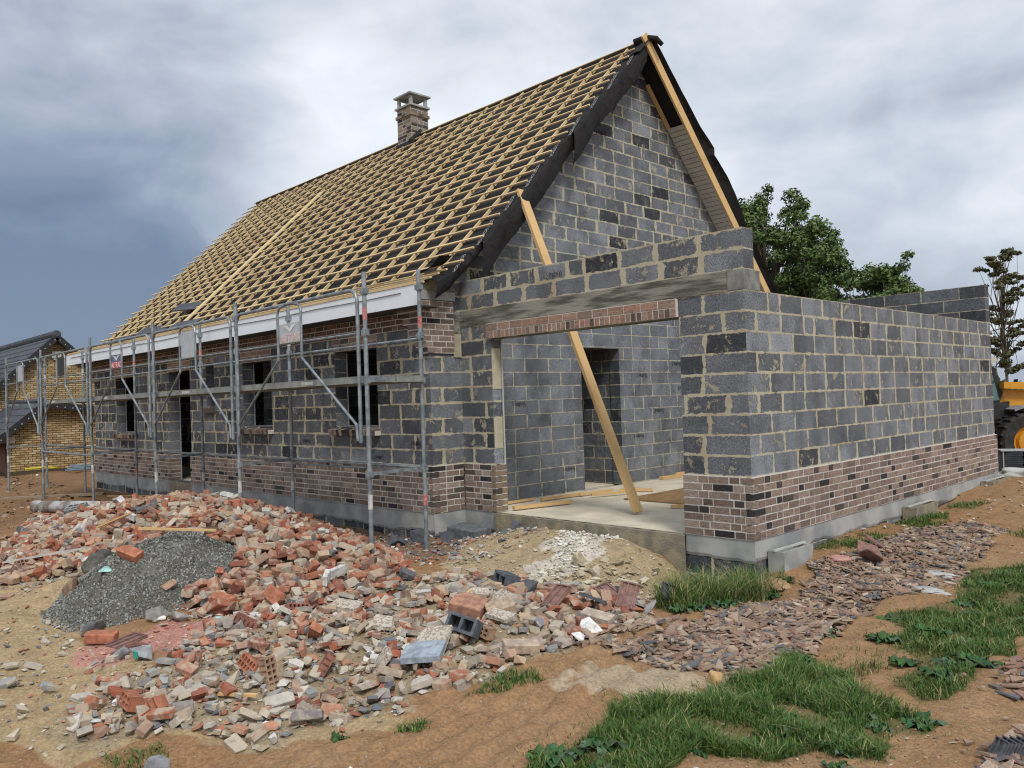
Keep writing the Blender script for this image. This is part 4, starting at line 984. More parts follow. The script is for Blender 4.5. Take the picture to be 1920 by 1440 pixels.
# ---- grey gravel heap grains
it3=[]
ga=rng.random(9000)*2*PI; gr_=np.sqrt(rng.random(9000))*1.02; gu=.84*gr_*np.cos(ga); gv=1.12*gr_*np.sin(ga); gx=-4.08+gu*.696+gv*.717; gy=-4.06+gu*.717-gv*.697; gk=(fbm(gx*1.6,gy*1.6,77,2)<.22)|(rng.random(9000)<.2)
for x,y,k in zip(gx,gy,gk):
    if not k: continue
    s=rd.uniform(.012,.032); g_=rd.uniform(.09,.36); it3.append((rd.randrange(len(LS)),(x,y,Hs(x,y)+s*.25),(rd.uniform(0,3),rd.uniform(0,3),rd.uniform(0,6)),(s,s*.8,s*.8),(g_,g_*1.0,g_*.93)))
stuff('gravel',LS,it3,M['stone'],'grey gravel covering the dark heap','gravel')
# ---- crushed roof tile band
SC=[(.28,.19,.135),(.32,.23,.165),(.24,.165,.12),(.38,.3,.22),(.18,.16,.145),(.11,.115,.125),(.42,.35,.27),(.27,.16,.12)]; SW=[5,5,4,3,2,2,1,3]
sh_=[]
def shards(poly,n,lo,hi,warp=.07):
    for x,y in sample(poly,n,rd,warp):
        s=lo*(hi/lo)**(rd.random()**1.4)*1.15; sh_.append((rd.randrange(len(LT)),(x,y,Hs(x,y)+.006+rd.uniform(0,.022)),(rd.gauss(0,.22),rd.gauss(0,.22),rd.uniform(0,6.3)),(s*rd.uniform(1,1.7),s*rd.uniform(.6,1),min(s,.08)*rd.uniform(.9,1.7)),s))
shards(P_TS,5600,.035,.13); shards(P_TB,170,.06,.2); shards(P_TC,70,.05,.16); shards([(.0,-2.3),(.45,-1.8),(.45,-2.8),(.1,-3.1)],160,.05,.14); shards([(2.3,-1.2),(2.9,-.9),(3.3,-2.9),(2.3,-2.6)],40,.02,.07)
sh_.sort(key=lambda q:q[4]/(Vector(q[1])-CAM).length,reverse=True)
SCm=[attr for attr in ()]
def flatmat(name,c):
    return noisy(name,tuple(x*.75 for x in c),tuple(min(1,x*1.25) for x in c),18,.75,.25,60)
SM=[flatmat('shard_brown',(.3,.21,.15)),flatmat('shard_pink',(.36,.27,.2)),flatmat('shard_dark',(.13,.13,.135)),flatmat('shard_red',(.27,.165,.125))]
SML=[[lib_mesh('shard_mesh',v,m) for v in LT] for m in SM]
for q in sh_[:290]:
    ci=rd.choices(range(4),[4,4,2,3])[0]; x,y,z=q[1]
    where='in the crushed tile path beside the grass' if x<2.25 else 'on the bare soil at the lower right corner'
    put(SML[ci][q[0]],'tile_shard',q[1],q[2],q[3],('brown','pale pinkish','dark grey','reddish')[ci]+' broken roof tile shard lying '+where,'tile shard',('brown','pinkish','dark grey','reddish')[ci]+' tile shards '+where)
stuff('tile_shards',LT,[(q[0],q[1],q[2],q[3],np.array(rd.choices(SC,SW)[0])*rd.uniform(.8,1.2)) for q in sh_[290:]],M['shard'],'crushed roof tile pieces forming a path through the soil','tile rubble')

def lump(name,x,y,sx,sy,sz,mat,label,cat,seed):
    bm=bmesh.new(); bmesh.ops.create_icosphere(bm,subdivisions=4,radius=1)
    for v in bm.verts:
        p=v.co.copy(); nn=mnoise.noise(p*1.7+Vector((seed,0,0)))*.35+mnoise.noise(p*4+Vector((0,seed,0)))*.12; v.co=Vector((p.x*sx,p.y*sy,max(-.2,p.z)*sz))*(1+nn)
    me=bpy.data.meshes.new(name); bm.to_mesh(me); bm.free(); me.materials.append(mat)
    for q in me.polygons: q.use_smooth=True
    o=bpy.data.objects.new(name,me); C.link(o); o.location=(x,y,Hs(x,y)); return tag(o,label,cat)
# ---- single pieces one can point to
def solid(name,VF,mat,loc,eu,label,cat,group=None,dz=None,smooth=False):
    me=lib_mesh(name,VF,mat); x,y=loc[:2]; z=Hs(x,y)+(dz if dz is not None else 0)
    return put(me,name,(x,y,z),eu,1,label,cat,group)
def bx_(a,b,c,jit=.003,bev=.006): return brick_piece(a,b,c,0,0,random.Random(int(a*1000+b*100)),bev)
pal=[flatmat('clay_brick',(.38,.15,.085)),flatmat('dark_clay',(.25,.11,.08)),flatmat('brown_clay',(.34,.22,.15))]
cm_=flatmat('cinder_grey',(.1,.11,.125))
PF=perforated(.19,.09,.055,5,2,.012); PF2=perforated(.15,.08,.075,3,2,.013); HB=perforated(.23,.12,.12,2,1,.022)
perf=[(-1.0,-4.6,1,.25,0,PF,'on the sandy edge below the pink dust'),(-1.85,-4.2,0,.5,.3,PF,'beside the pink dust'),(-.7,-4.62,0,1.35,.1,PF,'at the foot of the flat rubble'),(-.95,-5.35,1.2,.1,.0,PF2,'standing at the sandy lower left edge'),(-.75,-5.3,.1,.6,1.2,PF2,'next to the sandy lower left edge'),(-.35,-3.15,1.3,.2,0,PF2,'right of the hollow grey block'),(-1.2,-4.0,.6,.6,.9,PF,'in the middle of the rubble'),(-1.9,-3.75,1.0,.2,.5,PF,'above the pink dust'),(-7.0,-4.3,1.3,.2,.4,PF2,'at the far left of the heap'),(-6.2,-4.0,.9,.3,.9,PF2,'left part of the heap'),(-.6,-4.3,.3,.9,1.5,PF,'behind the blue-grey slab'),(-6.6,-4.6,.4,1.2,.2,PF,'lowest at the far left of the heap')]
for k,(x,y,a,b_,c,P_,w) in enumerate(perf):
    solid('perforated_brick',P_,pal[k%3] if k%4 else pal[0],(x,y),(a,b_,c*3),'perforated clay brick '+w,'perforated brick','perforated bricks in the rubble',.06)
solid('hollow_block',HB,cm_,(-.42,-3.28),(R(62),R(12),R(20)),'grey hollow concrete block tipped upright behind the speckled paving slab','concrete block','hollow concrete blocks',.13)
solid('hollow_block',perforated(.22,.15,.15,2,1,.022),cm_,(-1.33,-2.0),(R(75),R(5),R(-15)),'dark grey hollow block half standing at the foot of the white chalk streak','concrete block','hollow concrete blocks',.08)
solid('hollow_block',perforated(.32,.18,.12,3,2,.02),flatmat('pale_cinder',(.26,.27,.28)),(-10.2,-3.0),(R(25),R(-8),R(40)),'pale grey hollow block at the left end of the brick heap','concrete block','hollow concrete blocks',.12)
for k,(x,y,e,l) in enumerate(((-3.98,-.95,(.2,.3,.4),'dark grey block corner leaning at the foot of the nearest scaffold post'),(-4.25,-1.05,(.1,-.2,1.2),'chipped dark grey block lump left of the nearest scaffold post'),(-3.72,-.72,(.5,.1,2.1),'dark block piece between scaffold post and garage pier'),(-1.15,-1.95,(.2,.1,.2),'dark broken block piece right of the hollow block at the white chalk'),(-3.0,-.22,(.9,.3,.4),'small black block shard lying on the mound at the slab edge'))):
    solid('block_piece',stone(.13 if k!=4 else .08,random.Random(k+40),.85,10),cm_,(x,y),e,l,'block piece',None,.07)
solid('concrete_block',bx_(.5,.3,.2),flatmat('block_grey',(.13,.14,.155)),(-3.75,-.33),(R(4),R(3),R(4)),'whole dark grey block lying against the garage pier plinth','concrete block',None,.03)
# speckled paving slabs and blue-grey slab
for k,(x,y,sx,sy,e,l) in enumerate(((-.36,-3.62,.3,.3,(R(38),R(-8),R(20)),'large speckled paving slab propped on the rubble below the hollow block'),(-.72,-2.62,.3,.22,(R(50),R(4),R(-10)),'speckled paving slab leaning in the rubble left of the brown roof tiles'),(-.98,-3.55,.26,.2,(R(12),R(5),R(35)),'speckled slab piece half buried left of the large slab'),(-1.1,-2.5,.28,.12,(R(20),R(10),R(50)),'narrow speckled slab offcut on top of the rubble'),(-.42,-2.92,.26,.14,(R(10),R(4),R(5)),'flat speckled slab piece beside the pale bricks'),(-.32,-4.05,.22,.2,(R(55),R(0),R(-30)),'triangular speckled slab piece left of the blue-grey slab'),(-1.9,-3.3,.3,.2,(R(10),R(5),R(30)),'pale speckled slab lying near the brick heap'))):
    v=brick_piece(sx*.82,sy*.82,.032,0,k in(2,3,5),random.Random(k+3),.003); solid('paving_slab',v,M['terrazzo'],(x,y),e,l,'paving slab',None,.09 if k<2 else .06)
solid('stone_slab',bx_(.25,.25,.045,bev=.004),flatmat('blue_stone',(.3,.34,.39)),(-.12,-3.87),(R(6),R(-4),R(40)),'square blue-grey stone slab with sharp edges lying at the front of the rubble','stone slab',None,.08)
solid('pale_brick',bx_(.24,.11,.065),flatmat('pale_clay',(.42,.33,.25)),(.15,-3.28),(R(8),R(5),R(58)),'long pale sand-coloured brick at the right front edge of the rubble','brick',None,.05)
solid('pale_brick',bx_(.24,.11,.065),flatmat('pale_clay',(.42,.35,.28)),(.08,-2.42),(R(10),R(8),R(15)),'pale brick lying across the rubble in front of the brown roof tiles','brick',None,.07)
solid('rubble_block',bx_(.26,.2,.13),flatmat('brown_block',(.36,.19,.13)),(-.75,-2.95),(R(14),R(12),R(30)),'large brownish-red brick block with mortar crust in mid rubble','brick block',None,.1)
solid('rubble_block',bx_(.22,.13,.12),flatmat('buff_block',(.4,.31,.22)),(-.55,-2.8),(R(20),R(-12),R(60)),'buff masonry lump behind the large brownish-red block','brick block',None,.05)
solid('white_stone',stone(.09,random.Random(3),.5,12),flatmat('white_chalk',(.72,.71,.68)),(.22,-2.68),(.8,.4,.9),'white elongated stone at the right edge of the rubble','stone',None,.05)
solid('white_stone',stone(.05,random.Random(5),.7,12),flatmat('white_chalk2',(.72,.71,.68)),(.26,-2.84),(.1,.4,.2),'small white stone just below the elongated white stone','stone',None,.03)
for k,(x,y,l) in enumerate(((-8.6,-2.85,'bright white block piece on the upper left slope of the brick heap'),(-6.5,-2.2,'bright white brick lying near the crest of the heap'),(-5.9,-1.6,'small white board piece beside the plinth at the end of the heap'),(-7.6,-3.7,'white plank-like piece on the left flank of the heap'),(-2.45,-3.05,'long whitish brick lying on the right flank of the heap'),(-2.3,-3.25,'chipped whitish brick at the right foot of the heap'),(-6.9,-3.3,'pale grey stone bar resting across the heap'))):
    solid('white_piece',brick_piece(.19,.085,.045,0,k%2,random.Random(k),.004),flatmat('white_dusty',(.52,.51,.48)),(x,y),(.5+.2*k,.3,1.1*k),l,'white rubble',None,.15)
for k,(x,y,s,l) in enumerate(((-5.35,-3.35,.12,'pinkish grey rock at the top left of the gravel heap'),(-4.35,-3.55,.11,'flat pinkish rock near the top of the gravel heap'),(-2.95,-4.45,.1,'grey lumpy rock at the foot of the gravel heap'),(-2.75,-4.35,.085,'rounded grey rock at the right foot of the gravel heap'),(-3.1,-4.9,.09,'dark grey lump at the lower left foot of the gravel heap'),(-2.2,-5.0,.08,'grey rock left of the teal marked rock'),(-4.2,-4.75,.11,'brown clay lump at the left edge of the gravel heap'),(-.15,-5.5,.07,'grey rock beside the small grass tuft at the bottom left'),(-1.3,-1.05,.1,'pale clay lump on the face of the mound before the garage'),(-.95,-1.2,.08,'pale clay rock low on the mound before the garage'),(.62,-4.9,.03,'small pebble on the bare soil at the bottom'),(1.25,-2.72,.06,'round yellow-brown stone at the end of the tile path'))):
    solid('rock',stone(s,random.Random(k+9),.6,22),flatmat('rock',[(.28,.24,.22),(.33,.26,.23),(.25,.24,.22),(.3,.29,.27),(.12,.12,.12),(.24,.24,.24),(.24,.16,.11),(.22,.23,.24),(.45,.38,.26),(.46,.4,.3),(.6,.57,.5),(.4,.26,.12)][k]),(x,y),(.2*k,.1*k,k),l,'rock',None,s*.35)
tq=flatmat('teal_paint',(.05,.35,.28))
o=solid('marked_rock',stone(.09,random.Random(77),.8,12),flatmat('rock_grey',(.26,.27,.27)),(-1.95,-4.93),(.1,.2,.4),'grey rock with a teal painted face below the gravel heap','rock',None,.05)
m_=lib_mesh('paint_mark',bx_(.045,.012,.06),tq); p=bpy.data.objects.new('paint_mark',m_); C.link(p); p.parent=o; p.location=(.02,-.075,.02); p.rotation_euler=(.15,0,.1)
for k,(x,y,sz,l) in enumerate(((-4.6,-4.35,.2,'dark wet sand lump on the left shoulder of the gravel heap'),(-4.35,-4.5,.16,'dark clod low on the left face of the gravel heap'),(-4.95,-4.3,.14,'dark sand clod at the far left foot of the gravel heap'),(-4.75,-4.0,.13,'dark sand clod high on the left of the gravel heap'))):
    lump('sand_clod',x,y,sz,sz*.7,sz*.6,noisy('wet_sand',(.07,.07,.06),(.14,.135,.12),12,.95,.9,60,dist=.01),l,'clod',20+k)
for k,(x,y,l) in enumerate(((-3.9,-4.55,'crumpled clear and teal plastic scrap left on the gravel heap'),(-2.15,-4.25,'flat plastic scrap with teal edge at the right foot of the gravel heap'))):
    solid('plastic_scrap',stone(.07,random.Random(k+60),.25,12),flatmat('teal_plastic',(.3,.5,.45)),(x,y),(.3,.2,1),l,'plastic scrap',None,.03)
for k,(x,y,e,l,m_) in enumerate(((-3.85,-4.35,(.4,.3,.5),'reddish brick block stuck in the left side of the gravel heap',0),(-2.6,-4.05,(.2,.1,.3),'red brick upper one of two stacked at the gravel heap foot',0),(-2.62,-4.1,(0,.05,.5),'red brick lower one of two stacked at the gravel heap foot',0),(-2.25,-3.75,(1.1,.4,.2),'red brick standing tilted between gravel heap and brick heap',0),(-2.75,-4.95,(.1,.1,.9),'orange-red brick lying at the foot of the gravel heap',0),(-3.35,-4.2,(.4,.1,.2),'small salmon brick chip in the middle of the gravel heap',2))):
    solid('red_brick',brick_piece(.22,.11,.075,0,k in(3,5),random.Random(k+90),.005) if k!=5 else stone(.07,random.Random(1),.6),pal[m_],(x,y),e,l,'brick',None,(.06,.12,.04,.1,.05,.03)[k])
# brown roof tiles
def rooftile():
    b=MB(); b.box((-.075,-.125,-.005),(.075,.125,.005),jit=.001)
    for x in (-.073,-.02,.045): b.box((x,-.125,.005),(x+.014,.125,.015))
    b.box((-.075,.112,.0045),(.075,.125,.02)); return b.v,b.f
RTm=flatmat('roof_tile_brown',(.21,.12,.1)); RTd=flatmat('roof_tile_dark',(.1,.1,.11))
for k,(x,y,e,m_,l) in enumerate(((.02,-1.98,(R(35),R(12),R(30)),RTm,'large ribbed brown roof tile leaning at the right end of the rubble'),(-.42,-2.32,(R(28),R(0),R(5)),RTm,'brown roof tile leaning left of the pale brick'),(-.1,-1.82,(R(20),R(20),R(60)),RTd,'dark roof tile behind the ribbed brown tile'),(-.15,-2.15,(R(10),R(20),R(100)),RTd,'dark slate-like tile under the ribbed brown tile'),(-.35,-1.75,(R(15),R(-15),R(70)),RTm,'brown tile flat on top of the rubble by the clay mound'),(.12,-1.55,(R(60),R(20),R(70)),RTd,'dark tile standing on edge by the grass clump'),(-2.35,-4.9,(R(4),R(3),R(20)),RTm,'brown tile piece on the pink dust'))):
    solid('roof_tile',rooftile(),m_,(x,y),e,l,'roof tile',None,.11 if k<2 else .07)
# tile stack bits at lower right
for k in range(6):
    solid('roof_tile',([(x*.5,y*.45,z) for x,y,z in rooftile()[0]],rooftile()[1]),RTd,(2.76+.022*k,-2.66+.03*k),(R(55),0,R(-35)),'dark roof tile piece leaning in the short row at the lower right','roof tile','dark tile pieces in a row at the lower right',.025)
# planks and sticks
def stick(p0,p1,w,h,mat,label,cat='wood offcut',group=None,name='wood_offcut'):
    b=MB(); b.bar(p0,p1,w,h,(random.uniform(0,.4),0,0)); o=b.build(name,mat,None,origin=p0); return tag(o,label,cat,group)
stick((-1.985,.83,.02),(-3.86,.9,4.3),.14,.042,M['plank'],'long pine plank leaning from the garage floor up to the roof edge','plank',name='leaning_plank')
W=[((-3.5,.22,.03),(-3.3,1.1,.03),.06,.04,'long pine offcut nearest the garage pier on the slab'),((-4.0,.45,.02),(-4.0,1.1,.02),.04,.03,'short pine strip against the block wall near the pier'),((-3.85,1.1,.02),(-3.75,1.9,.03),.05,.035,'pine strip along the foot of the block wall'),((-3.72,1.75,.025),(-3.68,2.45,.025),.04,.03,'thin pine strip beyond the long offcut by the wall'),((-3.5,1.75,.035),(-3.3,2.3,.035),.04,.03,'pine offcut crossing the thin strips by the doorway'),((-3.6,2.5,.02),(-3.2,2.8,.02),.05,.04,'short pine block lying alone before the doorway'),((-1.95,1.45,.02),(-1.7,1.68,.02),.05,.035,'short pine block beside the brown board'),((-4.05,4.2,.02),(-4.0,5.6,.02),.09,.05,'pine board at the back of the garage floor'),((-4.1,4.7,.05),(-4.08,5.7,.05),.05,.03,'thin pine strip at the back of the garage floor by the wall')]
for a,e,w,h,l in W: stick(a,e,w,h,M['plank'],l)
b=MB(); b.box((-2.98,1.82,-.004),(-1.6,4.6,.012)); tag(b.build('floor_board',M['osb'],None,origin=(-2.3,3,0)),'large brown board lying flat on the garage floor','board')
def gz(x,y,d=.02): return (x,y,Hs(x,y)+d)
for a,e,w,h,m_,l in ((gz(-14.4,-2.7),gz(-13.4,-1.7),.07,.03,M['plank'],'thin pale plank on the soil beneath the left scaffold'),(gz(-13.9,-2.5),gz(-13.0,-1.9),.12,.04,M['oldwood'],'dark old plank on the soil left of the pipe'),(gz(-15.0,-1.0),gz(-13.6,-.5),.05,.02,M['plank'],'pale timber strip on the soil by the far house corner'),(gz(-16.9,-2.6),gz(-15.6,-.9),.2,.05,M['oldwood'],'old plank under the second left scaffold post'),(gz(-4.2,-4.15,.15),gz(-3.7,-3.6,.25),.03,.02,M['plank'],'thin lath on the top right of the gravel heap'),(gz(-1.0,-2.95,.1),gz(-1.0,-2.7,.15),.02,.012,M['plank'],'thin splintered lath in the middle of the rubble'),(gz(-.9,-5.1),gz(-.5,-4.8,.05),.025,.015,M['plank'],'splintered lath at the lower left of the rubble'),(gz(-7.4,-4.6,.08),gz(-6.3,-4.0,.14),.06,.02,M['wtrim'],'whitish plank lying on the far left of the brick heap'),(gz(-7.2,-3.6,.15),gz(-6.6,-3.4,.25),.05,.02,M['yellow'] if 0 else M['plank'],'yellowish lath on the left side of the brick heap')):
    stick(a,e,w,h,m_,l)
x,y=-19.1,YO; b=MB(); b.box((x-.35,y-.12,Hs(x,y)-.1),(x+.35,y+.12,Hs(x,y)-.015),jit=.01); tag(b.build('timber_pad',M['oldwood'],None,origin=(x,y,Hs(x,y))),'short timber pad under the leftmost scaffold post','timber')
# pipe
b=MB(); p0=Vector((-13.6,-2.75,Hs(-13.6,-2.75)+.1)); p1=Vector((-10.9,-2.0,Hs(-10.9,-2.0)+.06)); n=20
dv=(p1-p0).normalized(); sv=dv.cross(Vector((0,0,1))).normalized(); uv_=sv.cross(dv)
def ring(p,r): return [p+sv*math.cos(2*PI*k/n)*r+uv_*math.sin(2*PI*k/n)*r for k in range(n)]
Rg=[ring(p0+dv*.0,.105),ring(p0,.12),ring(p0+dv*.1,.12),ring(p0+dv*.11,.108),ring(p1,.108)]
Rg=[ring(p0+dv*.6,.1)]+Rg
for a,c in zip(Rg,Rg[1:]):
    for k in range(n): b.face([a[k],a[(k+1)%n],c[(k+1)%n],c[k]])
dirt=noisy('dirty_pipe',(.5,.5,.5),(.16,.12,.09),3,.6,.1)
tag(b.build('drain_pipe',dirt,None,origin=p0,smooth=True),'muddy white drain pipe lying open-ended left of the brick heap','pipe')
# precast trough pieces at the garage side wall
for k,(y,LL,l) in enumerate(((.2,.58,'pale concrete trough set against the garage wall nearest the corner'),(3.6,.75,'concrete trough against the middle of the garage side wall'),(6.75,.85,'concrete trough against the far end of the garage side wall'))):
    e=empty('vent_trough',(.16,y,-.2),l,'concrete trough','concrete troughs along the garage wall'); b=MB(); z0=-.42+.025*y; z1=-.125+.008*y
    b.box((.03,y,z0),(.2,y+.03,z1)); b.box((.03,y+LL-.03,z0),(.2,y+LL,z1)); b.box((.17,y+.031,z0),(.2,y+LL-.031,z1-.002)); b.box((.03,y+.031,z0+.02),(.169,y+LL-.031,z1-.05)); b.build('trough_body',M['rough_concrete'] if k else M['render'],e)
    b=MB(); b.bar((.1,y-.01,z1+.009),(.115,y+LL+.01,z1+.009),.025,.016); b.build('trough_lip',M['wtrim'],e)

# ------------------------------------------------------------------ grass
def blades(name,poly,n,lo,hi,label,warp=.06,seed=1,dens=None,pale=.09,kind='stuff',cat='grass'):
    r_=random.Random(seed); P=sample(poly,n,r_,warp); P=np.array(P); n=len(P); g=np.random.default_rng(seed); area=max(p[0] for p in poly)-min(p[0] for p in poly); ee=min(.1,area*.12)
    ed_=sum(inpoly(P[:,0]+a*ee,P[:,1]+c*ee,poly).astype(float) for a,c in ((1,0),(-1,0),(0,1),(0,-1),(.7,.7),(-.7,-.7),(.7,-.7),(-.7,.7)))/8
    clump=(.5+1.25*fbm(P[:,0]*4,P[:,1]*4,seed+5,3)+.35*fbm(P[:,0]*13,P[:,1]*13,seed+9,2))*(.25+.75*ed_); keep=clump>g.random(n)*.62-.06; P=P[keep]; clump=np.clip(clump[keep],.08,1.1); n=len(P)
    z=H(P[:,0],P[:,1])-.004; hgt=(lo+(hi-lo)*g.random(n)**1.6)*(.45+.75*clump); az=g.random(n)*2*PI; lean=g.normal(.5,.5,n)*hgt; w=.0016+.0018*g.random(n)
    d=np.stack([np.cos(az),np.sin(az),0*az],1); s=np.stack([-np.sin(az),np.cos(az),0*az],1)
    B=np.stack([P[:,0],P[:,1],z],1); up=np.array([0,0,1.])
    L=[]
    for t,ww in ((0,1),(.4,.95),(.75,.65),(1,.08)):
        c=B+up*(hgt*t*(1-.25*t))[:,None]+d*(lean*t*t)[:,None]; L+= [c-s*(w*ww)[:,None],c+s*(w*ww)[:,None]]
    V=np.stack(L,1).reshape(-1,3); i=np.arange(n)[:,None]*8
    F=np.concatenate([i+np.array([[0,1,3,2]]),i+np.array([[2,3,5,4]]),i+np.array([[4,5,7,6]])],0)
    c0=np.array([.035,.085,.018]); c1=np.array([.12,.195,.048]); t=g.random((n,1)); col=c0*(1-t)+c1*t
    dry=(g.random((n,1))<pale); col=np.where(dry,np.array([[.32,.29,.13]]),col); col=np.repeat(col,8,0)
    o=np_mesh(name,V,F4=F,col=col,mat=M['green_plant']); return tag(o,label,cat,None,kind)
blades('grass',P_G1,52000,.025,.13,'large green grass patch in the right foreground',.07,1)
blades('grass',P_G2,44000,.02,.11,'wide green grass patch on the right beside the tile path',.08,2)
blades('grass',P_G3,12000,.06,.42,'tall grass clump at the foot of the garage pillar',.05,3,pale=.3)
for k,(pl,n) in enumerate(((P_G1,2600),(P_G2,2600),(P_G3,900))):
    cx_=sum(p[0] for p in pl)/len(pl); cy_=sum(p[1] for p in pl)/len(pl); big=[(cx_+(x-cx_)*1.3,cy_+(y-cy_)*1.1) for x,y in pl]
    blades('grass',big,n,.012,.05,'short sparse grass thinning out around the '+('front','right','pillar')[k]+' grass patch',.12,80+k,pale=.3)
tufts=[([(-.05,1.18),(.12,2.13),(.5,2.32),(.38,1.4)],3000,'low grass strip by the garage wall near the first trough'),([(.15,2.62),(.1,4.0),(.35,4.3),(.62,3.4),(.5,2.7)],3500,'grass tuft by the garage wall in the middle'),([(.2,4.6),(.2,5.3),(.6,5.2),(.5,4.6)],900,'small grass tuft near the far end of the garage wall'),([(.27,-3.7),(.45,-3.45),(.62,-3.5),(.5,-3.72),(.36,-3.95)],700,'thin grass tuft at the lower edge of the rubble'),([(.3,-4.4),(.42,-4.25),(.5,-4.35),(.4,-4.5)],260,'tiny grass tuft on the bare soil at the bottom'),([(-.5,-5.62),(-.3,-5.4),(-.15,-5.45),(-.3,-5.7)],420,'small grass tuft beside the rocks at the bottom left'),([(1.35,-1.6),(1.5,-1.35),(1.62,-1.5),(1.5,-1.7)],500,'small grass tuft between the tile path and the grass patch'),([(1.2,3.3),(1.3,3.9),(1.6,3.8),(1.5,3.2)],500,'grass tuft at the right edge beyond the tile path'),([(1.65,-1.95),(1.75,-1.6),(1.9,-1.7),(1.8,-2.0)],140,'sparse grass blades on the bare soil between the two patches'),([(-8.9,-2.6),(-8.7,-2.4),(-8.5,-2.55)],60,'small green sprout on the crest of the brick heap')]
for k,(p,n,l) in enumerate(tufts): blades('grass_tuft',p,n,.03,.1,l,.03,20+k,kind=None,cat='grass tuft')
blades('grass',[(1.3,-1.9),(2.3,-2.1),(2.2,-3.0),(1.6,-3.9),(1.9,-1.2),(1.5,-.6)],900,.015,.05,'scattered short grass on the soil between the patches',.1,60)
# broad-leaved weeds: each its own plant
def weed(x,y,s,label,seed,n=9,group=None):
    r_=random.Random(seed); b=MB(); z0=Hs(x,y)
    for k in range(n):
        a=2*PI*k/n+r_.uniform(-.4,.4); L=s*r_.uniform(.55,1.05); w=L*r_.uniform(.18,.3); rise=r_.uniform(.15,.75); c=(r_.uniform(.03,.065),r_.uniform(.08,.14),r_.uniform(.022,.05))
        if r_.random()<.2: c=(.1,.16,.1)
        rows_=[]; N_=6
        for i in range(N_+1):
            t=i/N_; rr=L*t; zz=z0+.006+L*rise*(t-.75*t*t)+.006*math.sin(t*12+k); ww=w*math.sin(PI*min(.98,.08+t*.92))**.8*(1 if i<N_ else .1)
            cx_,cy_=x+math.cos(a)*rr,y+math.sin(a)*rr; sx,sy=-math.sin(a),math.cos(a); e=.012*math.sin(i*2.1+k)
            rows_.append([(cx_-sx*ww,cy_-sy*ww,zz+.22*ww+e),(cx_,cy_,zz-.05*ww),(cx_+sx*ww,cy_+sy*ww,zz+.22*ww-e)])
        for p,q in zip(rows_,rows_[1:]):
            b.face([p[0],p[1],q[1],q[0]],col=c); b.face([p[1],p[2],q[2],q[1]],col=tuple(v*.85 for v in c))
    o=b.build('weed',M['green_plant'],None,origin=(x,y,z0),smooth=True); return tag(o,label,'weed',group)
WD=[(1.62,-2.42,.17,'broad-leaved weed in the middle of the front grass patch'),(1.5,-2.3,.14,'broad-leaved weed at the top of the front grass patch'),(1.42,-2.0,.13,'dark leafy weed at the tip of the front grass patch'),(2.32,-2.42,.15,'blue-green leafy weed at the right end of the front grass patch'),(1.9,-3.0,.14,'leafy weed low on the right of the front grass patch'),(2.12,-2.98,.12,'jagged leafy weed at the lower right of the front grass'),(1.3,-3.85,.15,'broad-leaved weed at the bottom left of the front grass'),(1.22,-4.1,.16,'large-leaved weed at the bottom edge of the front grass'),(1.5,-4.05,.14,'grey-green leafy weed at the bottom of the picture'),(1.6,-1.05,.16,'dock plant at the left edge of the right grass patch'),(1.45,-.45,.17,'dock plant close to the tile path'),(1.85,-.75,.17,'broad dock plant inside the right grass patch'),(2.15,-1.0,.18,'large dock plant in the middle of the right grass'),(2.3,-1.35,.17,'blue-green dock plant at the right grass edge'),(2.2,-1.75,.14,'small dock plant at the lower tip of the right grass'),(1.9,-1.5,.13,'weed rosette at the lower left of the right grass'),(1.75,.2,.16,'leafy weed at the upper left of the right grass patch'),(1.75,1.0,.17,'leafy weed far up the right grass patch'),(2.3,1.4,.2,'large weed at the far right end of the grass'),(.36,-1.5,.15,'leafy weed below the tall grass clump at the pillar'),(.36,-1.15,.16,'dark leafy weed right of the tall grass clump'),(.2,-.75,.18,'bushy leafy weed against the garage pillar'),(.32,-.4,.17,'leafy weed right of the garage pillar foot'),(.12,.55,.1,'small ivy-like weed under the first trough'),(2.24,-3.26,.09,'single small weed on the bare soil at the bottom right'),(.24,-4.72,.07,'single young shoot on the bare sandy soil'),(.3,-1.7,.14,'withered leafy weed at the lower edge of the clump'),(1.25,-1.25,.12,'flat leafy weed just right of the tile path')]
wr=random.Random(44)
for pl,lb_,gr_,m_ in ((P_G1,'small broad-leaved weed growing among the blades of the front grass patch','small weeds in the front grass patch',24),(P_G2,'small broad-leaved weed growing among the blades of the right grass patch','small weeds in the right grass patch',26),(P_G3,'dark broad-leaved weed growing in the grass clump at the garage pillar','weeds in the pillar grass clump',16)):
    for k,(x,y) in enumerate(sample(pl,m_,wr,.05)): weed(x,y,wr.uniform(.05,.12) if pl is not P_G3 else wr.uniform(.1,.2),lb_,k+300,wr.choice((5,7,9)),gr_)
for k,(x,y,s,l) in enumerate(WD): weed(x,y,s,l,k+100,11 if s>.12 else 6)

